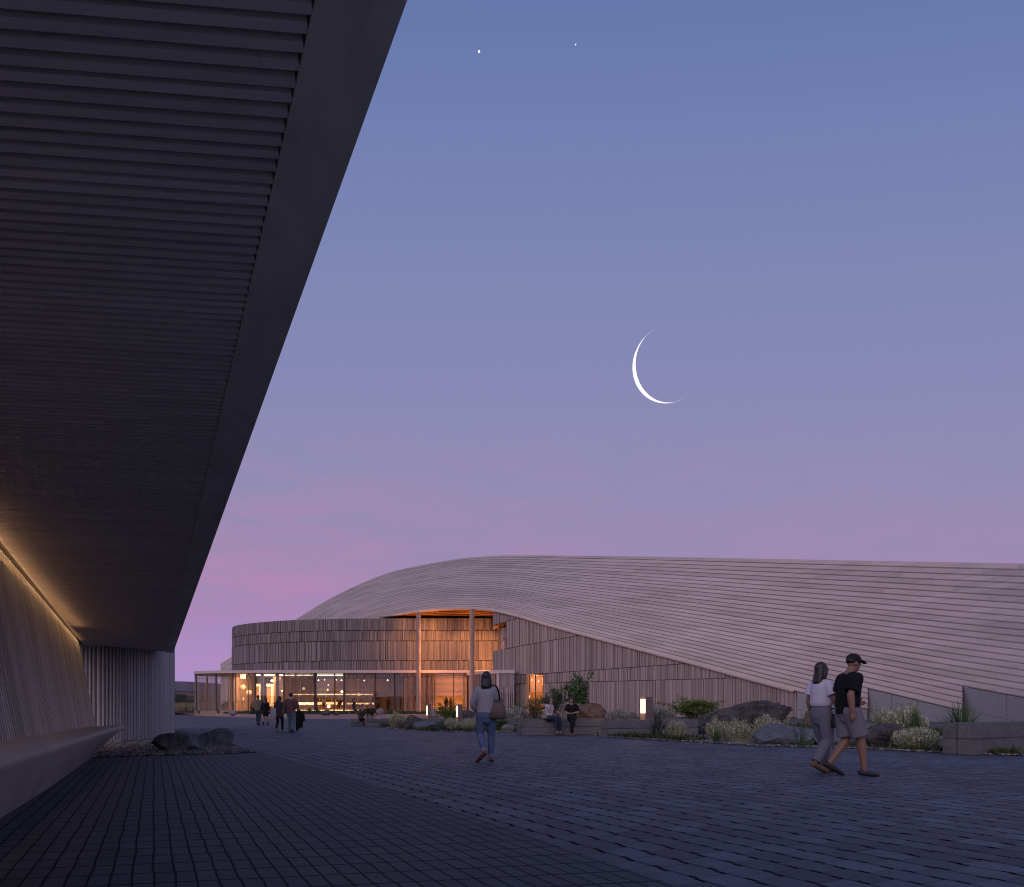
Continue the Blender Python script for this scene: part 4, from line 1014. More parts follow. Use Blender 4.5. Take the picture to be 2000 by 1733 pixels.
# ------------------------------------------------------------------ timber benches
def beamblock(mb, a, d, nrm, L, wd, h, z, seed):
    """one squared log with eased, slightly uneven edges"""
    r_ = random.Random(seed); bm = bmesh.new(); bmesh.ops.create_cube(bm, size=1)
    bmesh.ops.scale(bm, vec=(L, wd, h), verts=bm.verts)
    bmesh.ops.bevel(bm, geom=list(bm.edges), offset=.016, segments=2, affect='EDGES')
    bm.verts.index_update(); ox, oy = r_.uniform(-.012, .012), r_.uniform(-.008, .008)
    vs = []
    for v in bm.verts:
        u = v.co; p = a+d*(L/2+u.x+ox)+nrm*(wd/2+u.y+oy)+Vector((0, 0, z+h/2+u.z)); p += Vector((0, 0, .004*noise.noise(Vector((u.x*2, u.y*9, seed))))); vs.append(p)
    mb.mesh(vs, [tuple(v.index for v in f.verts) for f in bm.faces], r_.random()); bm.free()
def bench(pa, pb, dep, htot, label, seed, group='squared log benches round the plaza'):
    """pa, pb: front bottom corners, left and right"""
    a, b = Vector(pa), Vector(pb); d = (b-a).normalized(); L = (b-a).length; nrm = Vector((-d.y, d.x, 0))
    e = empty('timber_bench', (a+b)/2, 0, label, 'bench', group); o_ = (a+b)/2; h = htot/2; sd = seed
    for tier in range(2):
        for k in range(2):
            mb = MB(); sd += 1
            beamblock(mb, a+nrm*(k*dep/2), d, nrm, L, dep/2-.008, h-.006, tier*h, sd); mb.build('log', M['timber'], e, o_, smooth=False)
    return e
bench(G(1026, 1437), G(1181, 1434.5), .75, .585, 'squared log bench with two seated women on it', 100)
bench(G(1198, 1440.5), G(1364, 1436.5), .75, .575, 'squared log bench with the bollard lamp and spiky yucca before it', 110)
bench(G(1899.5, 1476.2), G(2125, 1461), .62, .68, 'squared log bench at the right edge, nearest to the camera', 120)
bench(G(685, 1418.5), G(713, 1418.5), .6, .40, 'short log bench end on the left under the seated pair', 130)
bench(G(717, 1419.6), G(1030, 1418.0), .6, .41, 'long low log bench running behind the pale bushes and agave', 140)

# ------------------------------------------------------------------ bollard lamps
bol_mesh = None
def bollard(x0, x1, yt, Z, label, pw):
    global bol_mesh
    s = 1.0; wdt = .34; h = CZ+(HY-yt)/F*Z; X = px_x((x0+x1)/2, Z)
    e = empty('bollard_lamp', (X, Z, 0), 0, label, 'bollard', 'square bollard lamps in the planting')
    if bol_mesh is None or True:
        w2 = (x1-x0)/F*Z*.5*.82; rz = R(24)
        mb = MB(); cs, sn = math.cos(rz), math.sin(rz)
        mb.box((0, 0, 0), (2*w2, 2*w2, h-.62), rz); mb.box((0, 0, h-.06), (2*w2, 2*w2, .06), rz)
        bx = [(.25*w2, 0)]
        mb.box((.04*w2*cs, .04*w2*sn, h-.62), (1.92*w2, 2*w2, .56), rz)
        mb.build('housing', M['bollard'], e)
        mb = MB(); mb.box((-.95*w2*cs, -.95*w2*sn, h-.60), (.06*w2, 1.7*w2, .52), rz); mb.build('light_panel', M['bollardlight'], e)
    lamp('POINT', 'bollard_glow', (X-.5, Z-.1, h-.35), pw, (1, .66, .34), .12)
M['bollard'] = plain('bollard_timber', (.16, .115, .105), .7, .2, 6, .1)
bollard(833, 841.5, 1376, 40, 'leftmost and smallest square bollard lamp, glowing beside the pinkish boulder', 14)
bollard(891, 903, 1376, 35, 'middle square bollard lamp between the leafy shrub and the slanting boulder', 14)
bollard(1252, 1274, 1361.5, 26.6, 'large square bollard lamp glowing behind the log bench', 16)

# ------------------------------------------------------------------ plants
M['sage'] = leaf('pale_sage', (.17, .19, .11), (.58, .57, .38))
M['sagegrey'] = leaf('grey_sage', (.16, .17, .14), (.44, .44, .37))
M['yucca'] = leaf('yucca_leaf', (.028, .042, .028), (.07, .095, .06))
M['agave'] = leaf('agave_leaf', (.04, .07, .06), (.10, .15, .12))
M['grassgreen'] = leaf('green_blades', (.03, .06, .022), (.09, .15, .05))
M['shrub'] = leaf('shrub_leaf', (.035, .065, .028), (.125, .19, .075))
M['shrubyellow'] = leaf('shrub_leaf_yellow', (.05, .085, .018), (.17, .21, .045))
M['stem'] = plain('woody_stem', (.06, .042, .03), .9, .2, 8, 0)
M['bloom'] = leaf('yellow_bloom', (.17, .12, .015), (.42, .30, .03))
M['cover'] = leaf('low_ground_cover', (.03, .045, .018), (.085, .10, .04))
M['soilc'] = M['soil']
def pbase(x, yb): return G(x, yb, 0.02)
def spike(mb, rr_, base, tip, w_, tone, fuzzy=True):
    """feathery shoot: a thin core with little leaves standing off it"""
    d = tip-base; L = d.length; u = d.normalized(); s_ = u.cross(Vector((0, 1, 0))).normalized(); f_ = u.cross(s_)
    mid = base+d*.55
    n = 7 if fuzzy else 0
    mb.face([base-s_*w_*.25, base+s_*w_*.25, tip], tone*.5)
    for k in range(n):
        t = .28+.72*k/n; p = base+d*t; a = rr_.random()*6.28; o = (s_*math.cos(a)+f_*math.sin(a)); ll = w_*(1.5-.8*t)*rr_.uniform(.8, 1.3)
        q = p+o*ll+u*ll*1.1; sd = u.cross(o).normalized()*w_*.30
        mb.face([p-sd, p+sd, q+sd*.3, q-sd*.3], min(1, max(0, tone+rr_.uniform(-.25, .25)+.25*t)))
def sage(x0, x1, yt, yb, label, seed, mat='sage', dens=1.0, tall=1.0, lean=.35, Zoff=0.0):
    rr_ = random.Random(seed); c = pbase((x0+x1)/2, yb); Z = c.y+Zoff; c.y = Z; sc_ = Z/F; wd = (x1-x0)*sc_; h = (yb-yt)*sc_
    mb = MB(); n = int(260*dens*min(2.2, max(.7, wd/h)))
    for i in range(n):
        a = rr_.random()*6.28; r_ = math.sqrt(rr_.random()); bx, by = math.cos(a)*r_*wd*.33, math.sin(a)*r_*wd*.26
        hh = 1.08*h*(1-.38*r_*r_)*rr_.uniform(.72, 1.05)*(1.0+.3*noise.noise(Vector((bx*5/wd, by*3, seed))))
        ln = Vector((math.cos(a)*r_*wd*.5*lean+rr_.gauss(0, .05)*h, math.sin(a)*r_*wd*.3*lean, 0))
        spike(mb, rr_, Vector((bx, by, 0)), Vector((bx, by, 0))+ln+Vector((0, 0, hh)), h*.055*rr_.uniform(.7, 1.2)*min(1.3, max(.6, wd/h)), rr_.uniform(.25, .8))
    o = mb.build('sage_bush', M[mat], loc=c); return tag(o, label, 'bush', 'feathery pale bushes in the garden bed')
def blades(name, x0, x1, yt, yb, label, seed, mat, n, wd_k, curve=.5, cat='plant', spread=1.0, stiff=False, Zoff=0.0, group=None, z0=.02):
    rr_ = random.Random(seed); c = G((x0+x1)/2, yb, z0); c.y += Zoff; sc_ = c.y/F; wd = (x1-x0)*sc_; h = (yb-yt)*sc_; mb = MB()
    for i in range(n):
        a = rr_.random()*6.28; el = rr_.random()**.7
        out = Vector((math.cos(a), math.sin(a)*.8, 0)); hh = h*(1-.5*el*el)*rr_.uniform(.75, 1.0); reach = wd*.5*el*spread*rr_.uniform(.8, 1.05)
        bw = h*wd_k*rr_.uniform(.7, 1.2); b0 = Vector((rr_.gauss(0, .04)*wd, rr_.gauss(0, .04)*wd, 0)); sd = Vector((-out.y, out.x, 0)).normalized()
        sd = (sd+Vector((1, 0, 0))*.6*(1 if sd.x >= 0 else -1)).normalized()
        pts = []
        for k in range(6):
            t = k/5; z = hh*(t if stiff else (t-curve*el*t*t*.55)/(1-curve*el*.55)); pts.append(b0+out*reach*(t if stiff else t**1.5)+Vector((0, 0, z)))
        tn = rr_.random()
        for k in range(5):
            wa, wb = bw*(1-(k/5)**2)*(.8 if k == 0 else 1), bw*(1-((k+1)/5)**2)
            fold = Vector((0, 0, .0))
            mb.face([pts[k]-sd*wa, pts[k]+sd*wa, pts[k+1]+sd*wb, pts[k+1]-sd*wb], tn)
    o = mb.build(name, M[mat], loc=c); return tag(o, label, cat, group)
def shrub(x0, x1, yt, yb, label, seed, mat='shrub', n=900, leafk=.045, Zoff=0.0, sparse=.0, group='leafy shrubs in the garden bed', z0=.02):
    rr_ = random.Random(seed); c = G((x0+x1)/2, yb, z0); c.y += Zoff; sc_ = c.y/F; wd = (x1-x0)*sc_; h = (yb-yt)*sc_
    e = empty('leafy_shrub', c, 0, label, 'shrub', group); st = MB(); lf = MB(); tips = []
    nb = 13; n = int(n*1.8)
    for i in range(nb):
        a = rr_.random()*6.28; rad = rr_.uniform(.1, .5); hh = h*rr_.uniform(.55, 1.0)*(1-.35*rad)
        p0 = Vector((rr_.gauss(0, .03)*wd, rr_.gauss(0, .03)*wd, 0)); p3 = Vector((math.cos(a)*rad*wd, math.sin(a)*rad*wd*.7, hh)); p1 = lerp(p0, p3, .45)+Vector((rr_.gauss(0, .05)*wd, rr_.gauss(0, .05)*wd, h*.1))
        st.tube([p0, p1, p3], [h*.012, h*.008, h*.003], 5)
        for k in range(7):
            t = rr_.uniform(.25, 1); b = lerp(p0, p1, t/.45) if t < .45 else lerp(p1, p3, (t-.45)/.55)
            q = b+Vector((rr_.gauss(0, .16)*wd, rr_.gauss(0, .12)*wd, rr_.gauss(.03, .10)*h)); q.z = max(.05*h, q.z); st.tube([b, q], [h*.005, h*.002], 4)
            tips.append((b, q))
    for i in range(n):
        b, q = rr_.choice(tips); t = rr_.uniform(.15, 1.12); p = lerp(b, q, t)+Vector((rr_.gauss(0, .035)*wd, rr_.gauss(0, .035)*wd, rr_.gauss(0, .03)*h))
        L = h*leafk*1.55*rr_.uniform(.6, 1.3); d = Vector((rr_.gauss(0, 1), rr_.gauss(0, 1), rr_.gauss(.3, .7))).normalized(); s_ = d.cross(Vector((rr_.gauss(0, 1), rr_.gauss(0, 1), 1))).normalized()
        lf.face([p, p+d*L*.5+s_*L*.32, p+d*L, p+d*L*.5-s_*L*.32], rr_.random()*.6+.4*max(0, min(1, p.z/h)))
    st.build('stems', M['stem'], e); lf.build('foliage', M[mat], e); return e
def stalks(x0, x1, yt, yb, label, seed, n=16, Zoff=0.0, leaves=True, cat='flower', headk=1.0):
    rr_ = random.Random(seed); c = pbase((x0+x1)/2, yb); c.y += Zoff; sc_ = c.y/F; wd = (x1-x0)*sc_; h = (yb-yt)*sc_
    e = empty('flowering_stalks', c, 0, label, cat); st = MB(); fl = MB()
    for i in range(n):
        x = rr_.uniform(-.5, .5); top = Vector((x*wd, rr_.gauss(0, .15)*wd, h*rr_.uniform(.66, 1.0)*(1-.25*abs(x)))); b0 = Vector((x*wd*.35, rr_.gauss(0, .05)*wd, 0))
        st.tube([b0, lerp(b0, top, .6)+Vector((rr_.gauss(0, .03)*wd, 0, 0)), top], [.006, .005, .003], 4, tone=rr_.random())
        ball(fl, top, .017*headk*rr_.uniform(.8, 1.3), 6, 4, .8, rr_.random())
        if leaves:
            for k in range(4):
                t = rr_.uniform(.1, .6); p = lerp(b0, top, t); d = Vector((rr_.gauss(0, .6), rr_.gauss(0, .4), .8)).normalized()*h*.16; st.face([p, p+d*.5+Vector((.01, 0, 0)), p+d, p+d*.5-Vector((.01, 0, 0))], rr_.random())
    st.build('stems', M['grassgreen'], e); fl.build('blooms', M['bloom'], e); return e
sage(750, 790, 1393, 1421, 'pale feathery bush left of the pitted lava boulder', 1, Zoff=1)
sage(866, 897, 1403, 1427.5, 'pale feathery bush right of the agave', 2)
sage(896, 926, 1404, 1428, 'pale feathery bush below the slanting brown boulder', 3, Zoff=.5)
sage(915, 936, 1401, 1428, 'tall pale tuft just left of the walking woman with the bag', 4, Zoff=1)
sage(980, 1032, 1381, 1412, 'grey feathery bush right of the walking woman, before the entrance box', 5, 'sagegrey', Zoff=3)
sage(1004, 1024, 1396, 1418, 'small grey bush at the left end of the bench with two women', 51, 'sagegrey', Zoff=1)
sage(1196, 1246, 1386, 1415, 'grey feathery bush behind the bench, left of the large bollard lamp', 6, 'sagegrey', Zoff=3)
sage(1236, 1262, 1390, 1412, 'small grey tuft touching the left side of the large bollard lamp', 61, 'sagegrey', Zoff=3)
sage(1274, 1330, 1377, 1412, 'broad greenish grey bush right of the large bollard lamp', 7, 'sagegrey', Zoff=4)
sage(1318, 1348, 1386, 1412, 'grey tuft between the broad bush and the yellow green shrub', 71, 'sagegrey', Zoff=4)
sage(1300, 1342, 1405, 1443, 'pale feathery bush growing in front of the right middle bench', 8)
sage(1378, 1428, 1402, 1446, 'pale feathery bush at the left foot of the huge dark boulder', 9)
sage(1416, 1472, 1408, 1449, 'wide pale bush in front of the huge dark boulder', 10)
sage(1484, 1540, 1399, 1441, 'pale bush at the right foot of the huge dark boulder', 11, Zoff=.6)
sage(1548, 1572, 1391, 1420, 'small pale tuft behind the broad blue grey boulder', 111, Zoff=2)
sage(1726, 1776, 1384, 1430, 'pale bush behind the ridged boulder, under the yellow button flowers', 12, Zoff=.8)
sage(1752, 1838, 1378, 1455, 'tallest pale bush, behind the ridged boulder near the right bench', 13, dens=1.5, Zoff=.6)
sage(1744, 1836, 1421, 1463, 'low wide pale bush in front of the ridged boulder by the right bench', 14, dens=1.4)
sage(1412, 1446, 1378, 1412, 'grey bush between the yellow green shrub and the huge boulder', 141, 'sagegrey', Zoff=5)
blades('agave', 846, 875, 1402, 1428, 'dark blue green agave rosette at the bed edge right of the blue boulder', 15, 'agave', 44, .085, .2, 'agave', stiff=True)
blades('yucca', 1244, 1322, 1384, 1443.5, 'big dark spiky yucca with drooping blades in front of the bench', 16, 'yucca', 46, .03, .9, 'yucca', 1.05)
blades('grass_tuft', 1378, 1420, 1422, 1451, 'low bright green grass tuft left of the blue grey boulder', 17, 'grassgreen', 90, .022, .6, 'grass')
blades('rush_clump', 1812, 1872, 1374, 1462, 'tall dark green rush clump behind the left end of the right bench', 18, 'grassgreen', 110, .012, .3, 'grass', .9, Zoff=1.2)
blades('grass_tuft', 1930, 2070, 1368, 1462, 'arching green grass behind the bench at the right edge', 19, 'grassgreen', 130, .010, .8, 'grass', 1.0, Zoff=2.4)
for i, (x0, x1, yt) in enumerate(((594, 614, 1380), (611, 630, 1378.5))):
    blades('yucca', x0, x1, yt, 1395.5, ('left' if i == 0 else 'right')+' dark spiky yucca of the two before the bar window', 20+i, 'yucca', 40, .05, .5, 'yucca', z0=.3)
blades('grass_tuft', 646, 656, 1385, 1395.5, 'small dark tuft between the two rocks before the bar window', 24, 'yucca', 30, .06, .5, 'grass', z0=.3)
blades('rush_clump', 752, 772, 1377, 1396, 'soft green rush clump in front of the lounge window', 25, 'grassgreen', 70, .02, .5, 'grass', z0=.3)
blades('grass_tuft', 783, 796, 1387, 1396, 'low green tuft at the foot of the slatted screen by the column', 26, 'grassgreen', 40, .04, .5, 'grass', z0=.3)
for i, (x0, x1, yt) in enumerate(((383, 393, 1386), (421, 432, 1384.5), (470, 482, 1387), (487, 499, 1387))):
    blades('grass_tuft', x0, x1, yt, 1394.5, ('leftmost low tuft in the strip, at the pavilion corner', 'second low tuft in the strip, at the screen post', 'third low tuft in the strip, right of the pale rock', 'fourth low tuft in the strip, left of the lobby doors')[i], 30+i, ('yucca', 'yucca', 'agave', 'grassgreen')[i], 50, .05, .6, 'grass', z0=.3)
shrub(842, 893, 1375, 1413, 'yellow green leafy shrub between the two left bollard lamps', 40, 'shrubyellow', 1500, .05, Zoff=3)
shrub(1028, 1066, 1358, 1411, 'loose leafy shrub in front of the glowing side door', 41, 'shrub', 300, .035, Zoff=2)
shrub(1056, 1116, 1334, 1411, 'wide grey green shrub right behind the two seated women', 42, 'shrub', 1500, .03, Zoff=3)
shrub(1112, 1166, 1318, 1411, 'tall dark green shrub rising right of the two seated women', 43, 'shrub', 1700, .036, Zoff=4)
shrub(1330, 1425, 1350, 1415, 'broad yellow green shrub left of the huge dark boulder', 44, 'shrubyellow', 2200, .04, Zoff=3)
shrub(992, 1030, 1370, 1410, 'brownish thin shrub before the entrance box', 45, 'shrub', 700, .04, Zoff=5)
shrub(1012, 1030, 1402, 1428, 'dark low shrub at the left end face of the bench with two women', 46, 'shrub', 600, .07, Zoff=.6)
shrub(954, 996, 1401, 1428, 'low dark green shrub behind the legs of the walking woman', 47, 'shrub', 900, .06, Zoff=1.0)
stalks(1546, 1586, 1391, 1459, 'tall stalks with small yellow flowers left of the walking couple', 50, 12, headk=.7)
stalks(1730, 1848, 1370, 1440, 'cluster of round yellow button flowers above the pale bushes', 51, 34, Zoff=1.6, leaves=False, headk=1.05)
stalks(1290, 1322, 1402, 1440, 'small yellow flowers beside the spiky yucca', 52, 9, headk=.6)
# low ground cover in the bed and in the strip before the glass
rnd = random.Random(77); mb = MB()
def cov(p, h):
    for _ in range(3):
        d = Vector((rnd.gauss(0, .5), rnd.gauss(0, .5), rnd.uniform(.4, 1))).normalized()*h*rnd.uniform(.6, 1.2); s_ = d.cross(Vector((rnd.gauss(0, 1), 1, .3))).normalized()*h*.22
        mb.face([p-s_, p+s_, p+d], rnd.random())
for _ in range(9000):
    s = rnd.random()*(len(bed_front)-1); i = int(s); f = lerp(bed_front[i], bed_front[i+1], s-i); b = lerp(bed_back[i], bed_back[i+1], s-i); t = rnd.random()**2.2*.5+.006
    p = lerp(f, b, t)
    if noise.noise(Vector((p.x*.35, p.y*.28, 3)))+.05*rnd.gauss(0, 1) < .02 and t < .3: continue
    cov(p, rnd.uniform(.07, .17)*(1+p.y/60))
for _ in range(5000):
    s = rnd.uniform(2, len(inner)-2); i = int(s); p = lerp(lerp(inner[i], inner[i+1], s-i), lerp(strip2[i], strip2[i+1], s-i), rnd.random()*.8)
    cov(p, rnd.uniform(.10, .28))
tag(mb.build('ground_cover', M['cover']), 'low green ground cover between the boulders and along the glass front', 'ground cover', kind='stuff')
# ------------------------------------------------------------------ people
def skinmat(nm, c):
    t = NT(nm); t.base(c); t.rough(.55, .35); return t.m
def cloth(nm, c, rough=.9, var=.2, scale=14):
    return plain(nm, c, rough, var, scale, .25, .15, 0, .01)
SK = {'light': skinmat('skin_light', (.36, .21, .155)), 'tan': skinmat('skin_tan', (.26, .14, .095)), 'brown': skinmat('skin_brown', (.16, .085, .06))}
HAIR = NT('dark_hair'); v = HAIR.coord((60, 60, 6)); n_ = HAIR.noise(v, 1, 3, .6); HAIR.base(HAIR.mix(n_, (.008, .006, .006), (.03, .022, .02))); HAIR.rough(.45, .5); HAIR.bump(n_, .4, .01); HAIR = HAIR.m
def vtube(bm, pts, rad, n=14, lat=Vector((1, 0, 0)), dome=True):
    """closed lofted limb; rad: r or (r_lateral, r_other) per point"""
    pts = [Vector(p) for p in pts]; rad = [(r_, r_) if not isinstance(r_, tuple) else r_ for r_ in rad]
    d0, d1 = (pts[1]-pts[0]).normalized(), (pts[-1]-pts[-2]).normalized()
    P_, R_ = list(pts), list(rad)
    if dome:
        a = rad[0]; m_ = min(a)
        P_ = [pts[0]-d0*m_*.85, pts[0]-d0*m_*.5]+P_; R_ = [(a[0]*.45, a[1]*.45), (a[0]*.85, a[1]*.85)]+R_
        a = rad[-1]; m_ = min(a)
        P_ += [pts[-1]+d1*m_*.5, pts[-1]+d1*m_*.85]; R_ += [(a[0]*.85, a[1]*.85), (a[0]*.45, a[1]*.45)]
    rings = []
    for i, p in enumerate(P_):
        d = (P_[min(i+1, len(P_)-1)]-P_[max(i-1, 0)]).normalized()
        u = lat-d*lat.dot(d)
        if u.length < .15: u = Vector((0, 1, 0))-d*d.y
        u.normalize(); w_ = d.cross(u)
        rings.append([bm.verts.new(p+u*(math.cos(6.28318*k/n)*R_[i][0])+w_*(math.sin(6.28318*k/n)*R_[i][1])) for k in range(n)])
    for a, b in zip(rings, rings[1:]):
        for k in range(n): bm.faces.new((a[k], a[(k+1) % n], b[(k+1) % n], b[k]))
    bm.faces.new(list(reversed(rings[0]))); bm.faces.new(rings[-1])
def vball(bm, c, r_, rot=None):
    m = Matrix.Translation(c)
    if rot is not None: m = m @ rot
    bmesh.ops.create_uvsphere(bm, u_segments=16, v_segments=12, radius=1, matrix=m @ Matrix.Diagonal((*r_, 1)))
def remesh(bm, vox, smooth, name, mat, parent):
    bmesh.ops.recalc_face_normals(bm, faces=bm.faces)
    me = bpy.data.meshes.new('tmp'); bm.to_mesh(me); bm.free()
    o = bpy.data.objects.new('tmp', me); col.objects.link(o)
    m = o.modifiers.new('r', 'REMESH'); m.mode = 'VOXEL'; m.voxel_size = vox; m.use_smooth_shade = True
    if smooth:
        s = o.modifiers.new('s', 'SMOOTH'); s.factor = .5; s.iterations = smooth
    dg = bpy.context.evaluated_depsgraph_get(); ev = o.evaluated_get(dg)
    out = bpy.data.meshes.new_from_object(ev); out.name = name
    bpy.data.objects.remove(o); bpy.data.meshes.remove(me)
    out.materials.clear(); out.materials.append(mat); out.polygons.foreach_set('use_smooth', [True]*len(out.polygons))
    return link(name, out, None, parent, (0, 0, 0))
def V(x, y, z): return Vector((x, y, z))
STAND = dict(pelvis=V(0, 0, .93), waist=V(0, .0, 1.07), chest=V(0, .005, 1.25), neck=V(0, -.01, 1.43), head=V(0, .015, 1.575),
             shL=V(-.162, -.005, 1.352), shR=V(.162, -.005, 1.352), elL=V(-.215, -.03, 1.12), elR=V(.215, -.03, 1.12), wrL=V(-.225, .03, .88), wrR=V(.225, .03, .88),
             hipL=V(-.088, 0, .90), hipR=V(.088, 0, .90), knL=V(-.095, .02, .50), knR=V(.095, .02, .50), anL=V(-.095, -.02, .085), anR=V(.095, -.02, .085),
             toL=V(-.11, .15, .03), toR=V(.11, .15, .03))
def walk(stride=.25, lead='R', arms=.12, lift=.10):
    """mid-stride: lead foot forward and flat, the other trailing on its toes"""
    J = {k: v_.copy() for k, v_ in STAND.items()}; o = 'L' if lead == 'R' else 'R'
    J['kn'+lead] += V(0, stride*.55, .015); J['an'+lead] += V(0, stride, .0); J['to'+lead] += V(0, stride, .0)
    J['kn'+o] += V(0, stride*.05, .0); J['an'+o] += V(0, -stride*1.0, lift); J['to'+o] += V(0, -stride*.86, .0)
    J['el'+lead] += V(0, -arms*.6, 0); J['wr'+lead] += V(0, -arms, .02); J['el'+o] += V(0, arms*.4, 0); J['wr'+o] += V(0, arms*1.3, .03)
    return J
def person(label, loc, rz, J, H=1.70, sex='f', hair='long', hairlen=.30, top=None, sleeve=1.0, hem=.84, bottom='pants', bcol=None, leglen=1.0, shoe=None, skin='light', vox=.010, headyaw=0.0, headpitch=0.0, cap=None, name='person', loose=1.0, topneck=0.0, flare=1.0, hand=True, eyes=True, cuffc=None, skirtlen=.55, twist=None):
    J = {k: (v_.copy() if hasattr(v_, 'copy') else v_) for k, v_ in J.items()}; k_ = H/1.70
    loc = Vector(loc); loc.z -= .006; root = empty('person', loc, rz, label, 'person'); root.scale = (k_, k_, k_)
    sw = 1.0 if sex == 'f' else 1.16
    for s in ('L', 'R'):
        c = J['neck']; d = J['sh'+s]-V(0, 0, 0); J['sh'+s].x = c.x+(J['sh'+s].x-c.x)*sw
    bl = (J['shR']-J['shL']).normalized(); hl = (J['hipR']-J['hipL']).normalized()
    wr_, hr_, cr_ = (.125, .165, .150) if sex == 'f' else (.150, .160, .175)
    fd = .8 if sex == 'f' else .9
    def torso(bm, add, z_lo=True, loose_=1.0, neck=True, dome=True):
        pel, wa, ch, ne = J['pelvis'], J['waist'], J['chest'], J['neck']
        low = pel-(wa-pel).normalized()*.10
        pts = [low, pel, lerp(pel, wa, .6), wa, lerp(wa, ch, .6), ch, lerp(ch, ne, .45), lerp(ch, ne, .72)]
        rr_ = [(hr_*.86+add, .115+add), (hr_+add, .118+add), (lerp(hr_, wr_, .6)+add*loose_, .105+add*loose_), (wr_+add*loose_*1.3, .095+add*loose_*1.2), (lerp(wr_, cr_, .6)+add*loose_, .10+add*loose_), (cr_+add, .112+add), (cr_*.98+add, .098+add), (cr_*.80+add*.8, .072+add*.7)]
        if neck: pts += [ne-(ne-ch).normalized()*.03, ne]; rr_ += [(.085+add*.5, .062+add*.5), (.058+add*.4, .055+add*.4)]
        if not z_lo: pts, rr_ = pts[1:], rr_[1:]
        vtube(bm, pts, rr_, 20, bl, dome)
        return pts
    # --- body, one continuous surface
    bm = bmesh.new(); torso(bm, 0)
    if sex == 'f':
        fw = bl.cross(V(0, 0, 1)); fw = V(-bl.y, bl.x, 0)
        for s in (-1, 1): vball(bm, J['chest']+bl*s*.068+fw*.075+V(0, 0, .005), (.062, .055, .062))
    ne, hd = J['neck'], J['head']
    vtube(bm, [ne-V(0, 0, .04), lerp(ne, hd, .55)], [(.060, .058), (.050, .052)], 14, bl)
    for s in ('L', 'R'): vtube(bm, [ne+V(0, -.01, .03), lerp(ne, J['sh'+s], .5)+V(0, -.008, .008), J['sh'+s]+V(0, 0, .012)], [.034, .036, .034], 10)
    rot = Matrix.Rotation(headyaw, 4, 'Z') @ Matrix.Rotation(headpitch, 4, 'X')
    def hp(x, y, z): return hd+(rot @ V(x, y, z))
    vball(bm, hp(0, -.005, .028), (.074, .095, .092), rot); vball(bm, hp(0, .03, -.035), (.056, .062, .075), rot); vball(bm, hp(0, .062, -.085), (.026, .026, .022), rot)
    vtube(bm, [hp(0, .084, .015), hp(0, .102, -.022)], [.011, .015], 8); vball(bm, hp(0, .09, -.058), (.024, .012, .009), rot); vball(bm, hp(0, .085, .03), (.052, .012, .010), rot)
    for s in (-1, 1): vball(bm, hp(s*.075, -.005, -.005), (.010, .020, .032), rot)
    for s in ('L', 'R'):
        sg = -1 if s == 'L' else 1
        sh, el, wr = J['sh'+s], J['el'+s], J['wr'+s]; m = 1.0 if sex == 'f' else 1.22
        vtube(bm, [lerp(J['neck'], sh, .45)-V(0, 0, .02), sh, lerp(sh, el, .35), el], [.046*m, .048*m, .044*m, .037*m], 12)
        vtube(bm, [el, lerp(el, wr, .3), wr], [.038*m, .040*m, (.024*m, .028*m)], 12)
        hip, kn, an, to = J['hip'+s], J['kn'+s], J['an'+s], J['to'+s]; m = 1.0 if sex == 'f' else 1.06
        vtube(bm, [lerp(J['pelvis'], hip, .8)+V(0, 0, .04), hip, lerp(hip, kn, .4), kn], [.085*m, .092*m, .078*m, .054*m], 14)
        vtube(bm, [kn, lerp(kn, an, .28), lerp(kn, an, .6), an], [.055*m, .057*m, .043*m, .034*m], 14)
        fdv = (to-an); fl = V(fdv.x, fdv.y, 0); fl = fl.normalized() if fl.length > .01 else V(0, 1, 0)
        heel = an-(to-an).normalized()*.05-V(0, 0, .035)
        vtube(bm, [heel, lerp(an, to, .35)-V(0, 0, .012), to-V(0, 0, .004)], [(.034, .036), (.042, .036), (.040, .020)], 12, fl.cross(V(0, 0, 1)))
        # hand: palm, four fingers of unequal length, thumb from the side of the palm
        ax = (wr-el).normalized(); J_ = J.get('hd'+s); ax = J_.normalized() if J_ is not None else ax
        nrm = J.get('pn'+s, V(-sg, 0, 0)); nrm = (nrm-ax*nrm.dot(ax)).normalized(); sd = ax.cross(nrm).normalized()
        up = 1 if sd.dot(V(0, 1, .3)) > 0 else -1; sd = sd*up
        vtube(bm, [wr, wr+ax*.035, wr+ax*.085], [(.026, .017), (.038, .016), (.041, .014)], 10, sd)
        if hand:
            cu = J.get('curl', .55)
            for q, (off, L) in enumerate(((.030, .068), (.010, .076), (-.010, .071), (-.030, .056))):
                b = wr+ax*.082+sd*off; k1 = b+(ax*math.cos(cu*.6)+nrm*math.sin(cu*.6))*L*.52; k2 = k1+(ax*math.cos(cu*1.5)+nrm*math.sin(cu*1.5))*L*.48
                vtube(bm, [b, k1, k2], [.0088, .0084, .007], 8)
            b = wr+ax*.03+sd*.034; vtube(bm, [b, b+ax*.03+sd*.022+nrm*.012, b+ax*.062+sd*.024+nrm*.02], [.012, .0095, .008], 8)
    remesh(bm, vox, 2, 'body', SK[skin], root)
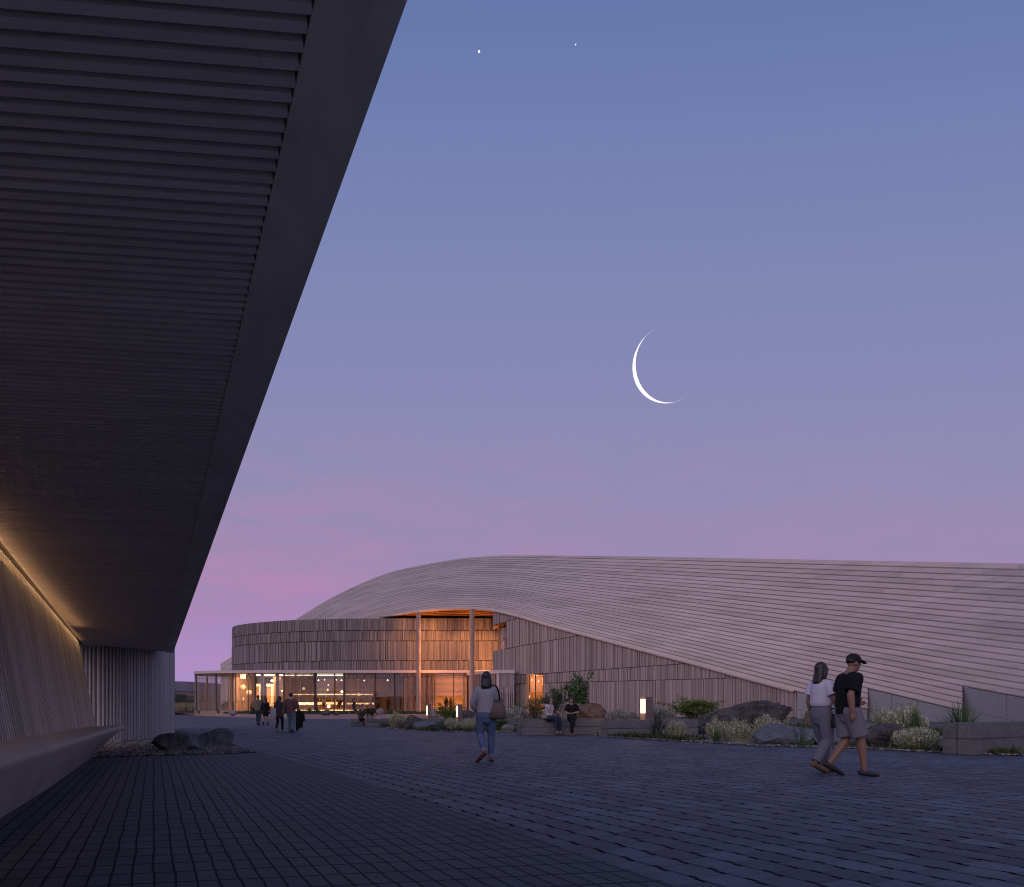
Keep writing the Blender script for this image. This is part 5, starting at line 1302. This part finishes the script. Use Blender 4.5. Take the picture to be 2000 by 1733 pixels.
    # --- clothes
    if bottom in ('pants', 'shorts', 'leggings'):
        bm = bmesh.new(); pel, wa = J['pelvis'], J['waist']; ad = .012 if bottom != 'leggings' else .006
        dn_ = (pel-wa).normalized(); vtube(bm, [pel, pel+dn_*.06, pel+dn_*.11], [(hr_+ad, .124+ad), (hr_*.95+ad, .124+ad), (hr_*.80+ad, .108+ad)], 20, hl)
        for s in ('L', 'R'): vtube(bm, [lerp(J['hipL'], J['hipR'], .5)+dn_*.02, lerp(J['hip'+s], J['kn'+s], .25)], [.09+ad, .088+ad], 14)
        low = pel-(wa-pel).normalized()*.09
        vtube(bm, [low, pel, lerp(pel, wa, .85)], [(hr_*.9+ad, .12+ad), (hr_+ad, .124+ad), (lerp(hr_, wr_, .8)+ad+.004, .104+ad)], 20, hl, False)
        for s in ('L', 'R'):
            hip, kn, an = J['hip'+s], J['kn'+s], J['an'+s]; m = (1.0 if sex == 'f' else 1.06)*(1.16 if bottom == 'shorts' else 1.0)
            if leglen <= .55: 
                e = lerp(hip, kn, leglen/.5); vtube(bm, [hip+V(0, 0, .05), hip, lerp(hip, e, .5), e], [.09*m+ad, .097*m+ad, .09*m+ad, .082*m+ad*1.5], 16, dome=False)
            else:
                vtube(bm, [hip+V(0, 0, .05), hip, lerp(hip, kn, .45), kn], [.088*m+ad, .094*m+ad, .08*m+ad*flare, .058*m+ad*flare], 16)
                e = lerp(kn, an, (leglen-.5)/.5); vtube(bm, [kn, lerp(kn, e, .3), lerp(kn, e, .65), e], [.058*m+ad*flare, .059*m+ad*flare, .048*m+ad*1.2*flare, .040*m+ad*1.3*flare], 16, dome=False)
        remesh(bm, vox*1.0, 2, {'shorts': 'shorts', 'leggings': 'leggings'}.get(bottom, 'trousers'), bcol, root)
        if cuffc is not None:
            bm = bmesh.new()
            for s in ('L', 'R'):
                kn, an = J['kn'+s], J['an'+s]; e = lerp(kn, an, (leglen-.5)/.5); d = (an-kn).normalized(); vtube(bm, [e-d*.012, e+d*.012], [.060, .060], 14, dome=False)
            remesh(bm, vox*.9, 0, 'cuffs', cuffc, root)
    if bottom in ('skirt', 'dress'):
        bm = bmesh.new(); pel, wa = J['pelvis'], J['waist']; mid = (J['knL']+J['knR'])/2; hm = (J['hipL']+J['hipR'])/2; e = lerp(hm, mid, skirtlen/.5)
        spread = abs((J['knR']-J['knL']).y)*.35*skirtlen/.5
        vtube(bm, [lerp(pel, wa, .9), pel, lerp(pel, e, .5), e], [(wr_+.02, .11), (hr_+.025, .14), (hr_+.022, .135+spread*.5), (hr_*.98+.012, .125+spread)], 22, hl, False)
        remesh(bm, vox, 2, 'skirt', bcol, root)
    if top is not None:
        bm = bmesh.new(); ad = .016*loose; pel, wa, ch, ne = J['pelvis'], J['waist'], J['chest'], J['neck']
        hp_ = lerp(pel, wa, (hem-.93)/.14) if hem > .80 else pel-(wa-pel).normalized()*(.93-hem)
        pts = [hp_]; rr_ = [(hr_+ad*1.1 if hem < 1.0 else wr_+ad*1.4, .122+ad if hem < 1.0 else .105+ad)]
        for t_, q, r2 in ((1.0, wa, (wr_+ad*1.9, .100+ad*1.7)), (0, lerp(wa, ch, .6), (lerp(wr_, cr_, .6)+ad*1.2, .106+ad*1.3)), (0, ch, (cr_+ad, .116+ad)), (0, lerp(ch, ne, .45), (cr_+ad*.9, .100+ad)), (0, lerp(ch, ne, .74), (cr_*.82+ad, .074+ad))):
            if (q-hp_).dot((wa-pel).normalized()) > .03: pts.append(q); rr_.append(r2)
        if topneck: pts.append(ne-(ne-ch).normalized()*.02); rr_.append((.080+ad*.6, .062+ad*.6)); 
        if topneck > 1: pts.append(ne+V(0, 0, .02)); rr_.append((.066, .064))
        vtube(bm, pts, rr_, 22, bl, False)
        if sex == 'f':
            fw = V(-bl.y, bl.x, 0)
            for s in (-1, 1): vball(bm, ch+bl*s*.066+fw*(.078)+V(0, 0, .004), (.066+ad*.5, .058+ad*.6, .066+ad*.5))
        for s in ('L', 'R'):
            sh, el, wr = J['sh'+s], J['el'+s], J['wr'+s]; m = 1.0 if sex == 'f' else 1.22
            vtube(bm, [lerp(ne, sh, .35)-V(0, 0, .022), lerp(ne, sh, .8)-V(0, 0, .008), sh], [.044*m+ad*.6, .046*m+ad*.6, .049*m+ad*.7], 14)
            if sleeve > 0:
                if sleeve <= .5: vtube(bm, [sh, lerp(sh, el, sleeve/.5*.5), lerp(sh, el, sleeve/.5)], [.051*m+ad*.8, .052*m+ad*1.1, .053*m+ad*1.4], 14, dome=False)
                else:
                    e = lerp(el, wr, (sleeve-.5)/.5); vtube(bm, [sh, lerp(sh, el, .5), el], [.050*m+ad*.7, .047*m+ad*.8, .041*m+ad*.9], 14); vtube(bm, [el, lerp(el, e, .4), e], [.041*m+ad, .043*m+ad, .031*m+ad], 14, dome=False)
        remesh(bm, vox, 3, 'shirt', top, root)
    if shoe is not None:
        for s in ('L', 'R'):
            bm = bmesh.new(); an, to = J['an'+s], J['to'+s]; heel = an-(to-an).normalized()*.05-V(0, 0, .035); fl = V(*(to-an).xy, 0); fl = fl.normalized() if fl.length > .01 else V(0, 1, 0)
            vtube(bm, [heel, lerp(an, to, .35)-V(0, 0, .014), to+(to-an).normalized()*.012], [(.042, .044), (.050, .043), (.047, .027)], 14, fl.cross(V(0, 0, 1)))
            if shoe[1] == 'boot': vtube(bm, [lerp(an, J['kn'+s], .22), an, heel+V(0, 0, .02)], [.053, .048, .045], 12)
            remesh(bm, vox, 1, 'shoe', shoe[0], root)
    # --- hair, cap
    if hair:
        bm = bmesh.new()
        vball(bm, hp(0, -.022, .036), (.086, .100, .098) if cap is None else (.080, .094, .075), rot)
        if hair == 'long':
            vball(bm, hp(0, -.035, -.01), (.090, .080, .10), rot)
            L = hairlen; back_ = rot @ V(0, -.075, 0); dn = V(0, 0, -1)
            ba = hp(0, -.04, -.02); sway = J.get('hairsway', V(0, 0, 0))
            vtube(bm, [ba, ba+back_*.35+dn*L*.35, ba+back_*.75+dn*L*.7+sway*.5, ba+back_*.6+dn*L+sway], [(.090, .072), (.098, .06), (.088, .045), (.050, .022)], 18, rot @ V(1, 0, 0))
            for s in (-1, 1): vtube(bm, [hp(s*.068, .01, .03), hp(s*.080, .0, -.06), hp(s*.078, -.01, -.06)+dn*L*.4], [.028, .03, .02], 8)
        elif hair == 'bun': vball(bm, hp(0, -.11, .06), (.045, .045, .045))
        elif hair == 'bob': vball(bm, hp(0, -.04, -.03), (.088, .078, .09), rot)
        elif hair == 'pony': vtube(bm, [hp(0, -.10, .03), hp(0, -.14, -.04), hp(0, -.12, -.16)], [.03, .035, .015], 10)
        if hair in ('long', 'bob') and J.get('fringe'): vball(bm, hp(0, .05, .062), (.066, .045, .04), rot)
        remesh(bm, vox*.9, 1, 'hair', HAIR, root)
    if cap is not None:
        bm = bmesh.new(); vball(bm, hp(0, -.008, .055), (.088, .108, .082), rot)
        vtube(bm, [hp(0, .08, .065), hp(0, .13, .055), hp(0, .18, .045)], [(.072, .010), (.070, .009), (.05, .008)], 14, rot @ V(1, 0, 0)); remesh(bm, vox*.9, 1, 'cap', cap, root)
    if eyes:
        for s in (-1, 1):
            mb = MB(); ball(mb, hp(s*.031, .086, .010), .0105, 8, 6); mb.build('eye', M['eye'], root, smooth=True)
    return root
M['eye'] = plain('eye_dark', (.02, .015, .012), .2, .1, 5, 0, .6)
def bagmat(nm, c): return plain(nm, c, .5, .25, 12, .3, .4, 0, .02)
def tote(loc, rz, w_, h, d, mat, handle, hh, label, cat='bag', slouch=.1, name='shoulder_bag', lean=0.0):
    e = empty(name, loc, rz, label, cat); bm = bmesh.new()
    prof = [(.0, .92, .9), (.12, 1.06, 1.15), (.45, 1.0, 1.05), (.8, .86, .6), (1.0, .78, .35)]; rings = []
    for t_, kx, ky in prof:
        ring = []
        for q in range(20):
            a = q/20*6.28318; ca, sa = math.cos(a), math.sin(a); x = abs(ca)**.6*(1 if ca > 0 else -1)*w_/2*kx; y = abs(sa)**.6*(1 if sa > 0 else -1)*d/2*ky
            z = h*t_+slouch*h*(abs(ca)**2)*t_*.35-slouch*h*.2*t_; ring.append(bm.verts.new((x+lean*t_, y, z+.012*noise.noise(Vector((x*12, y*12, z*9))))))
        rings.append(ring)
    for a, b in zip(rings, rings[1:]):
        for q in range(20): bm.faces.new((a[q], a[(q+1) % 20], b[(q+1) % 20], b[q]))
    bm.faces.new(list(reversed(rings[0]))); 
    inner_ = [bm.verts.new((v_.co.x*.9, v_.co.y*.8, v_.co.z-.05)) for v_ in rings[-1]]
    for q in range(20): bm.faces.new((rings[-1][q], rings[-1][(q+1) % 20], inner_[(q+1) % 20], inner_[q]))
    bm.faces.new(inner_)
    me = bpy.data.meshes.new('bag_body'); bm.to_mesh(me); bm.free(); me.polygons.foreach_set('use_smooth', [True]*len(me.polygons)); link('bag_body', me, mat, e, (0, 0, 0))
    for s in (-1, 1):
        mb = MB(); pts = [(lean+w_*.27*math.cos(math.pi*k/10), s*d*.15, h*.95+hh*math.sin(math.pi*k/10)) for k in range(11)]; mb.tube(pts, .010, 6); mb.build('handle', handle, e, smooth=True)
    return e
black = cloth('black_cloth', (.012, .012, .014)); darkgrey = cloth('charcoal_cloth', (.03, .03, .036)); jeans = cloth('blue_denim', (.115, .15, .25), .9, .35, 9); darkjeans = cloth('dark_denim', (.03, .038, .06))
def gp_(x, y, z=0.0): return G(x, y, z)
# the woman walking away in the middle, bag on her right shoulder
J = walk(.17, 'R', .05, .10)
J['shL'] += V(0, 0, .005); J['elL'] = V(-.255, .02, 1.12); J['wrL'] = V(-.19, .13, .93)
J['elR'] = V(.235, .03, 1.12); J['wrR'] = V(.17, .20, 1.18); J['hdR'] = V(-.1, .1, 1); J['anL'] += V(.05, 0, .02); J['toL'] += V(-.06, -.02, 0); J['knL'] += V(-.02, .06, .02); J['hairsway'] = V(-.05, 0, 0)
p1 = gp_(950, 1489.5); 
person('woman walking away in a grey top and blue jeans, brown bag on her shoulder', p1, R(4), J, 1.66, 'f', 'long', .20, cloth('heather_grey_knit', (.32, .31, .33), .95, .15, 40), .8, .93, 'pants', jeans, .93, (bagmat('tan_shoe', (.16, .07, .045)), 'low'), 'light', .0085, 0, 0, loose=1.35, cuffc=cloth('pale_cuff', (.30, .36, .48)), eyes=False)
tote(p1+V(.165, -.05, .79), R(-12), .40, .36, .17, bagmat('brown_leather', (.115, .072, .062)), black, .28, 'slouchy brown leather tote on the walking woman\'s right shoulder', slouch=.25, lean=-.03)
# the couple walking to the right
J = walk(.20, 'L', .06, .08); J['elR'] += V(.02, .03, .0); J['wrR'] += V(-.03, .09, -.02); J['elL'] += V(0, .02, 0); J['wrL'] += V(0, .05, 0)
pn = gp_(1604, 1509.5)
person('woman walking right in a white short sleeved shirt and wide grey trousers', pn, R(-68), J, 1.70, 'f', 'long', .24, cloth('white_shirt', (.56, .52, .60), .9, .08, 20), .34, 1.02, 'pants', cloth('grey_trousers', (.17, .165, .20), .95, .12, 20), .97, (bagmat('tan_sandal', (.20, .11, .07)), 'low'), 'tan', .0095, R(-8), 0, loose=1.9, flare=2.3, topneck=1)
tote(pn+V(.10, -.16, .70), R(-60), .26, .20, .09, bagmat('black_leather', (.02, .02, .024)), black, .10, 'small black handbag held by the woman in the white shirt', 'bag', .05, 'handbag')
J = walk(.20, 'R', .10, .09); J['neck'] += V(0, .03, -.005); J['head'] += V(0, .065, -.02); J['chest'] += V(0, .02, 0); J['shL'] += V(0, .03, 0); J['shR'] += V(0, .03, 0)
J['elL'] = V(-.25, .02, 1.13); J['wrL'] = V(-.20, .22, 1.05)
person('man walking right in a black T-shirt, grey shorts and a dark cap', gp_(1656, 1516), R(-84), J, 1.80, 'm', 'short', 0, black, .40, .86, 'shorts', cloth('grey_shorts', (.19, .175, .20), .95, .15, 20), .44, (bagmat('dark_trainer', (.035, .032, .036)), 'low'), 'tan', .0095, R(4), R(-14), cap=cloth('dark_cap', (.02, .022, .026)), loose=1.5, topneck=1)
# the two women on the bench
def seat(fwd=.46, drop=.47, back=0.0, pz=.60, feet=.03, lean=.0, spread=.09):
    J = {k: v_.copy() for k, v_ in STAND.items()}; dz = pz+.085-.93
    for k in ('pelvis', 'waist', 'chest', 'neck', 'head', 'shL', 'shR', 'elL', 'elR', 'wrL', 'wrR'): J[k] = J[k]+V(0, lean*max(0, (J[k].z-.93)), dz)
    for s, sg in (('L', -1), ('R', 1)):
        J['hip'+s] = V(sg*.09, .02, pz+.075); J['kn'+s] = V(sg*spread, fwd, pz+.06); J['an'+s] = V(sg*spread, fwd+feet, .085); J['to'+s] = V(sg*(spread+.02), fwd+feet+.17, .03)
    return J
J = seat(.44, pz=.60, feet=.06, lean=.10)
J['elR'] = V(.16, .16, .90); J['wrR'] = V(.07, .17, 1.13); J['hdR'] = V(-.05, 0, 1); J['pnR'] = V(-1, .2, 0); J['elL'] = V(-.25, .04, .83); J['wrL'] = V(-.16, .26, .72); J['hdL'] = V(.3, 1, -.2)
J['anL'] += V(.05, .05, 0); J['toL'] += V(.05, .05, 0)
pa = W(1071, 1405, 25.85); pa.z = 0
person('woman seated left on the log bench in a white sleeveless top, hand at her chin', pa, R(-132), J, 1.62, 'f', 'long', .30, cloth('white_vest', (.55, .51, .58), .9, .08, 25), 0, .92, 'pants', darkjeans, .92, (bagmat('dark_sandal', (.05, .04, .035)), 'low'), 'light', .0088, R(0), 0, loose=1.6, topneck=0)
J = seat(.46, pz=.60, feet=.05, lean=.06, spread=.07); J['fringe'] = 1
J['knR'] = V(-.02, .47, .72); J['anR'] = V(-.11, .52, .30); J['toR'] = V(-.16, .66, .24); J['knL'] = V(-.03, .45, .63); J['anL'] = V(-.02, .46, .085); J['toL'] = V(-.02, .62, .03)
J['elR'] = V(.235, .10, .87); J['wrR'] = V(.07, .25, .815); J['hdR'] = V(-.8, .5, .05); J['elL'] = V(-.235, .10, .87); J['wrL'] = V(-.06, .25, .83); J['hdL'] = V(.8, .4, .1); J['pnR'] = V(0, .3, -1); J['pnL'] = V(0, .3, -1)
pb_ = W(1117, 1404, 25.75); pb_.z = 0
person('woman seated right on the log bench in black with a dark fringe, legs crossed', pb_, R(172), J, 1.64, 'f', 'long', .34, black, .42, .90, 'pants', cloth('black_trousers', (.016, .016, .02)), .98, (bagmat('orange_shoe', (.20, .075, .04)), 'low'), 'light', .0088, R(-28), R(-8), loose=1.4, flare=1.8, topneck=0)
bgp = W(1063.5, 1404.5, 25.7); bgp.z = .60
tote(bgp, R(15), .24, .18, .12, bagmat('beige_canvas', (.26, .20, .15)), bagmat('striped_strap', (.30, .28, .30)), .14, 'beige canvas bag with a patterned strap, on the bench by the seated women', 'bag', .1, 'canvas_bag')
# far couples walking towards the hall
p = gp_(504, 1416.5); J = walk(.16, 'L', .05, .06)
person('man walking away in an olive jacket and dark jeans, leftmost of the four walkers', p, R(-6), J, 1.70, 'm', 'short', 0, cloth('olive_jacket', (.13, .115, .08)), .98, .82, 'pants', cloth('blue_black_denim', (.03, .042, .055)), .97, (bagmat('brown_boot', (.05, .032, .025)), 'low'), 'brown', .016, eyes=False, loose=1.8, topneck=1)
tote(p+V(-.33, -.05, .62), R(10), .22, .42, .14, bagmat('black_bag', (.014, .014, .018)), black, .2, 'black bag hanging at the left side of the man in the olive jacket', 'bag', .1, 'shoulder_bag')
p = gp_(518.5, 1417); J = walk(.12, 'R', .04, .04)
person('woman walking away in a short black dress and ankle boots, bare legs', p, R(3), J, 1.56, 'f', 'long', .30, black, .98, .86, 'skirt', black, 1, (bagmat('black_boot', (.014, .014, .018)), 'boot'), 'tan', .016, eyes=False, skirtlen=.42, topneck=1)
tote(p+V(.27, .02, .72), R(20), .26, .17, .12, bagmat('red_leather', (.16, .05, .035)), bagmat('red_strap', (.12, .04, .03)), .13, 'red brown handbag hanging at the side of the woman in black', 'bag', .05, 'handbag')
p = gp_(546, 1430.5); J = walk(.13, 'R', .03, .07); J['elR'] = V(.24, 0, 1.12); J['wrR'] = V(.32, .05, .93); J['hairsway'] = V(-.06, 0, 0)
person('woman walking away in a purple grey coat and black tights, hand in hand', p, R(-4), J, 1.47, 'f', 'long', .16, cloth('plum_coat', (.06, .042, .055)), .8, .72, 'leggings', black, .97, (bagmat('pale_flat', (.30, .22, .17)), 'low'), 'light', .014, R(-25), loose=1.6, topneck=1, eyes=False)
tote(p+V(-.22, -.07, .60), R(8), .24, .40, .10, cloth('white_canvas', (.36, .37, .37)), black, .22, 'white canvas shopper on the shoulder of the woman in the plum coat', 'bag', .2, 'shopper')
p2 = gp_(568.5, 1431.5); J = walk(.15, 'L', .03, .07); J['elL'] = V(-.27, -.02, 1.12); J['wrL'] = V(-.34, .02, .92); J['elR'] = V(.27, .0, 1.13); J['wrR'] = V(.24, .12, .95)
t = NT('plaid_shirt'); tcx = t.coord(); s1 = t.node('ShaderNodeTexWave'); s1.inputs['Scale'].default_value = 9; t.lk(tcx, s1.inputs[0]); s2 = t.node('ShaderNodeTexWave', bands_direction='Z'); s2.inputs['Scale'].default_value = 9; t.lk(tcx, s2.inputs[0])
t.base(t.mix(t.math('MULTIPLY_ADD', s1.outputs['Fac'], .5, t.math('MULTIPLY', s2.outputs['Fac'], .5)), (.05, .05, .075), (.20, .075, .07))); t.rough(.9, .1)
person('man walking away in a red checked shirt and light blue jeans, rolled sleeves', p2, R(-2), J, 1.60, 'm', 'short', 0, t.m, .72, .84, 'pants', cloth('light_denim', (.12, .165, .19), .9, .3, 9), .98, (bagmat('grey_shoe', (.05, .05, .055)), 'low'), 'light', .014, R(-20), loose=1.5, topneck=1, eyes=False)
bm = bmesh.new(); c0 = V(0, 0, 0)
vtube(bm, [V(-.02, 0, .40), V(0, 0, .30), V(.03, 0, .05), V(-.02, 0, -.22), V(-.10, 0, -.38)], [(.06, .05), (.13, .07), (.16, .08), (.12, .06), (.04, .03)], 16); vtube(bm, [V(.02, 0, .38), V(.15, 0, .22), V(.19, 0, .02)], [.05, .07, .05], 10)
for k in range(5): vball(bm, V(-.1+.05*k, .05, .1-.07*k), (.04, .03, .12))
jk = empty('jacket', p2+V(.31, .03, .48), 0, 'black jacket carried in the right hand of the man in the checked shirt', 'jacket'); remesh(bm, .014, 2, 'folds', black, jk)
# the pair sitting on the low bench, a runner on the path
J = seat(.42, pz=.40, feet=-.02, lean=.22); J['knL'] = V(-.06, .42, .44); J['knR'] = V(.02, .44, .52); J['anR'] = V(-.04, .42, .20); J['toR'] = V(-.06, .56, .14)
J['elR'] = V(.20, .22, .78); J['wrR'] = V(.08, .30, .98); J['hdR'] = V(0, .1, 1); J['elL'] = V(-.22, .18, .70); J['wrL'] = V(-.05, .32, .66)
pz_ = W(706, 1405, 37.9); pz_.z = 0
person('woman in a dark patterned top and shorts perched on the low bench, leg crossed', pz_, R(-135), J, 1.60, 'f', 'bun', 0, cloth('patterned_blouse', (.07, .045, .03), .9, .8, 30), .7, .90, 'shorts', darkgrey, .36, (bagmat('peach_shoe', (.34, .20, .15)), 'low'), 'light', .016, 0, R(-15), loose=1.7, eyes=False, topneck=1)
J = seat(.42, pz=.40, feet=.0, lean=.25, spread=.14); J['elR'] = V(.26, .20, .70); J['wrR'] = V(.14, .36, .60); J['elL'] = V(-.26, .20, .70); J['wrL'] = V(-.12, .36, .60)
pz2 = W(722.5, 1404, 38.3); pz2.z = 0
person('man in a dark shirt and pale shorts hunched on the low bench', pz2, R(-152), J, 1.66, 'm', 'short', 0, cloth('dark_flecked_shirt', (.035, .03, .028), .9, .7, 30), .55, .86, 'shorts', cloth('pale_shorts', (.24, .24, .28)), .42, (bagmat('dark_shoe', (.03, .03, .035)), 'low'), 'light', .016, 0, R(-25), loose=1.5, eyes=False, topneck=1)
J = walk(.36, 'R', .2, .34); J['anR'] += V(0, .0, .12); J['toR'] += V(0, 0, .14); J['knR'] += V(0, .06, .06); J['knL'] += V(0, .02, .02); J['anL'] += V(0, -.05, .12); J['toL'] += V(0, -.10, .34)
for s in ('L', 'R'): J['el'+s] += V(0, 0, .04); J['wr'+s] += V(0, .16, .22)
pr = W(691.5, 1396.5, 62); 
person('runner in dark clothes and black tights jogging right along the path', V(pr.x, pr.y, .06), R(-70), J, 1.74, 'f', 'pony', 0, darkgrey, 1.0, .86, 'leggings', cloth('grey_tights', (.05, .055, .06)), .97, (bagmat('runner_shoe', (.2, .19, .2)), 'low'), 'light', .018, eyes=False, topneck=1)
# guests inside the hall, seen through the glass
J = {k: v_.copy() for k, v_ in STAND.items()}; p = W(632.5, 1388, 89.6)
person('woman standing at the bar in a white top and dark red skirt', V(p.x, p.y, .60), R(12), J, 1.62, 'f', 'bun', 0, cloth('cream_top', (.4, .36, .32)), .3, .95, 'skirt', cloth('red_skirt', (.16, .04, .05)), 1, (bagmat('inside_shoe', (.04, .03, .03)), 'low'), 'tan', .022, eyes=False, skirtlen=.45, topneck=1)
J = seat(.40, pz=.80, feet=-.05); 
for s in ('L', 'R'): J['an'+s] = J['an'+s]+V(0, 0, .32); J['to'+s] = J['to'+s]+V(0, -.02, .32); J['wr'+s] += V(0, .25, .08)
p = W(664.5, 1388, 90.5)
person('guest in a brown jacket sitting on a stool at the bar', V(p.x, p.y, .60), R(40), J, 1.66, 'm', 'short', 0, cloth('brown_jacket', (.10, .055, .03)), .95, .84, 'pants', darkgrey, .97, (bagmat('stool_shoe', (.03, .025, .02)), 'low'), 'tan', .022, eyes=False, topneck=1)
J = {k: v_.copy() for k, v_ in STAND.items()}; J['elR'] = V(.25, .12, 1.16); J['wrR'] = V(.12, .30, 1.2); p = W(739, 1385, 86)
person('visitor in a white and red top behind the lounge window', V(p.x, p.y, .60), R(-30), J, 1.64, 'f', 'long', .2, cloth('white_red_top', (.38, .22, .2)), .5, .9, 'pants', cloth('brown_trousers', (.10, .06, .035)), .97, (bagmat('lounge_shoe', (.03, .025, .02)), 'low'), 'tan', .022, eyes=False, topneck=1)
J = {k: v_.copy() for k, v_ in STAND.items()}; p = W(757.5, 1387, 86.6)
person('visitor in a brown coat standing in the middle of the lounge window', V(p.x, p.y, .60), R(60), J, 1.68, 'm', 'short', 0, cloth('rust_coat', (.14, .07, .03)), .95, .6, 'pants', darkgrey, .97, (bagmat('coat_shoe', (.03, .025, .02)), 'low'), 'tan', .022, eyes=False, topneck=1)
for i, (x, rz_, c, lb) in enumerate(((871.5, 20, (.10, .05, .02), 'visitor in a long dark brown coat in the glowing right window, left of the two'), (880.5, -30, (.20, .11, .04), 'visitor in an ochre coat in the glowing right window, right of the two'))):
    J = {k: v_.copy() for k, v_ in STAND.items()}; p = W(x, 1387, 86.8)
    person(lb, V(p.x, p.y, .60), R(rz_), J, 1.70 if i == 0 else 1.62, 'f', 'long', .15, cloth('long_coat_%s' % ('brown', 'ochre')[i], c), .95, .60, 'leggings', darkgrey, .97, (bagmat('window_shoe', (.03, .025, .02)), 'low'), 'tan', .022, eyes=False, topneck=1)
